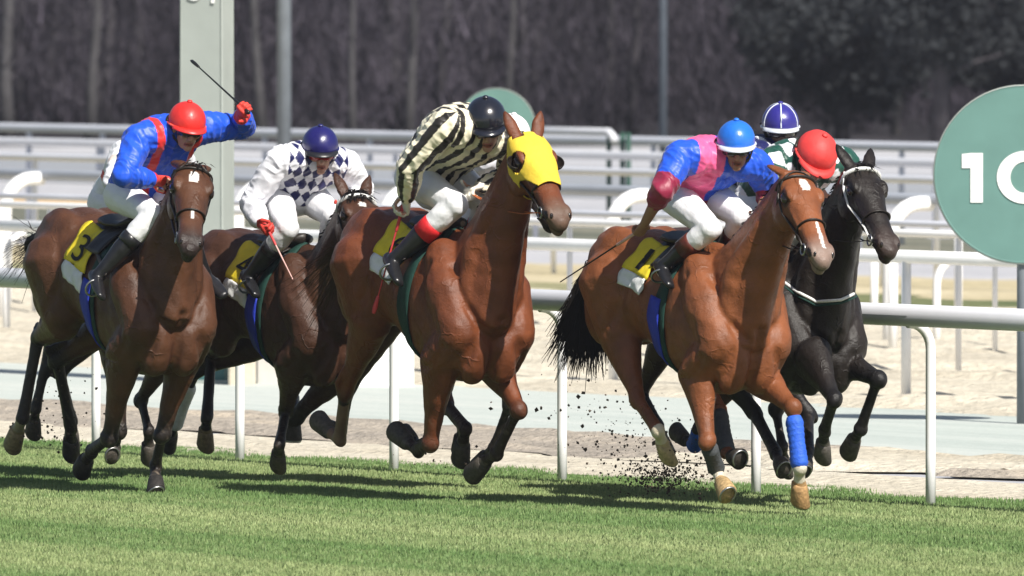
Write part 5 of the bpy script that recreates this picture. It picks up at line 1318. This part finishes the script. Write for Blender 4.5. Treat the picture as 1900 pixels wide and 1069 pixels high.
J6 = dict(label="jockey in white and red silks mostly hidden behind the red-capped jockey on the left", pelvis=(226, 366, 0), head=(308, 262, .04), shR=(232, 286, -.2), shL=(330, 290, .2), elR=(212, 338, -.30), haR=(262, 352, -.1), elL=(352, 330, .3), haL=(320, 350, .1),
    knR=(270, 400, -.18), anR=(220, 470, -.26), knL=(310, 400, .18), anL=(290, 480, .24), face=(20, 30, 0), helm=MH['white'], glove=MG['cream'], pattern=p6, vox=.009)
J7 = dict(label="jockey in violet cap with white seams, between the two rightmost jockeys", pelvis=(1370, 345, 0), head=(1448, 244, .03), shR=(1402, 292, -.15), shL=(1480, 296, .15), elR=(1390, 350, -.25), haR=(1430, 380, -.1), elL=(1490, 350, .25), haL=(1470, 380, .1),
    knR=(1400, 410, -.18), anR=(1340, 490, -.25), knL=(1450, 410, .18), anL=(1420, 490, .22), face=(2, 8, 0), helm=MH['purple'], band=MH['band'], peak=MH['band'], seams=MH['band'], glove=MG['cream'], pattern=p7, vox=.009, skin=(.11, .06, .045), balaclava=(.02, .02, .05))  # very dark skin tone: shading on the face is put into the colour
J8 = dict(label="white-capped jockey glimpsed behind the middle horse's ear", pelvis=(830, 345, 0), head=(948, 262, .05), shR=(905, 295, -.15), shL=(962, 305, .15), elR=(880, 340, -.2), haR=(915, 360, -.1), elL=(950, 350, .2), haL=(935, 370, .1),
    knR=(880, 390, -.18), anR=(800, 470, -.25), knL=(920, 390, .18), anL=(880, 470, .22), face=(25, 20, 0), helm=MH['white'], glove=MG['cream'], pattern=p8, vox=.009)
JS = {i + 1: make_jockey(HS[i + 1], j) for i, j in enumerate((J1, J2, J3, J4, J5, J6, J7, J8))}

# ---- whips
def whip(p0, p1, m_shaft, m_grip, label, r=.007, flap=True, bend=0.0, gl=.13):
    base = V((p0.x, p0.y, 0)); root = empty("whip", base); tag(root, label, "whip", "whips"); d = (p1 - p0).normalized(); ln = (p1 - p0).length
    mid = p0.lerp(p1, .55) + V((0, 0, bend))
    b = MB(); b.tube([p0, p0.lerp(mid, .5), mid, mid.lerp(p1, .5), p1], [r, r*.9, r*.8, r*.7, r*.6], n=8); put(base, b); part("shaft", b, M[m_shaft], root)
    b = MB(); b.tube([p0 - d*.05, p0 + d*gl], [r*1.7, r*1.4], n=10); b.ell(p0 - d*.06, XYZ, (r*2.2,)*3); put(base, b); part("grip", b, M[m_grip], root)
    if flap:
        b = MB(); b.tube([p1 - d*.02, p1 + d*.05, p1 + d*.085], [(r*1.4, r*.9), (r*2.2, r*1.0), (r*1.6, r*.9)], side=V((1, 0, 0)), n=8); put(base, b); part("flap", b, M[m_grip], root)
h1, h2, h3, h4 = (HS[i] for i in (1, 2, 3, 4))
def toward(h, p0, px, py, lat): return h.P(px, py, lat)
whip(JS[1][1]['L'], h1.P(366, 122, .36), 'whip', 'whip', "black whip held high by the red-capped jockey on the left")
whip(JS[2][1]['R'], h2.P(543, 518, -.34), 'pinkwhip', 'redwhip', "red and white whip pointing down in the chequered jockey's hand", .006, False)
whip(JS[3][1]['R'] , h3.P(700, 556, -.38), 'redwhip', 'redwhip', "red whip hanging down beside the striped jockey's boot", .007, True)
whip(JS[4][1]['R'], h4.P(1040, 523, -.38), 'whip', 'pinkwhip', "dark whip with pale grip in the blue-capped jockey's bare hand", .0065, False, -.0, .26)
strap_on(HS[5], [(1432, 508), (1470, 536), (1515, 560), (1560, 556), (1594, 540)], .010, 'whitestrap')
strap_on(HS[5], [(1432, 516), (1470, 544), (1515, 567), (1560, 562), (1594, 548)], .008, 'greencloth')

# ---- flying soil
def soil():
    mb = MB(); r = random.Random(3)
    def clod(p, s):
        M3 = Matrix.Rotation(r.uniform(0, 6), 3, V((r.gauss(0, 1), r.gauss(0, 1), r.gauss(0, 1)))); t = [p + M3 @ (V(q_)*s*r.uniform(.55, 1.1)) for q_ in ((0, 0, 1), (1, 0, 0), (0, 1, 0), (-1, 0, 0), (0, -1, 0), (0, 0, -1))]
        mb.add(t, [(0, 1, 2), (0, 2, 3), (0, 3, 4), (0, 4, 1), (5, 2, 1), (5, 3, 2), (5, 4, 3), (5, 1, 4)])
    def burst(h, cx, cy, sx, sy, n, smax, lat):
        for _ in range(n):
            px = r.gauss(cx, sx); py = min(cy + 70, r.gauss(cy, sy)); p = h.P(px, py, lat + r.gauss(0, .12))
            if p.z > .0: clod(p, .004 + smax*r.random()**3)
    burst(h4, 1195, 850, 52, 36, 300, .010, .05); burst(h4, 1225, 886, 36, 13, 800, .009, .05); burst(h4, 1180, 850, 60, 40, 14, .03, .05); burst(h4, 1130, 790, 45, 50, 100, .016, .0)
    burst(h4, 1290, 870, 40, 20, 160, .012, .1)
    burst(h1, 105, 740, 40, 45, 70, .014, 0); burst(h1, 80, 800, 40, 22, 90, .012, 0); burst(h3, 1010, 760, 60, 40, 26, .014, .2); burst(h3, 800, 850, 60, 16, 30, .012, .2)
    tag(link("flying_soil", mb.mesh("flying_soil"), M['dirt']), kind="stuff")
soil()
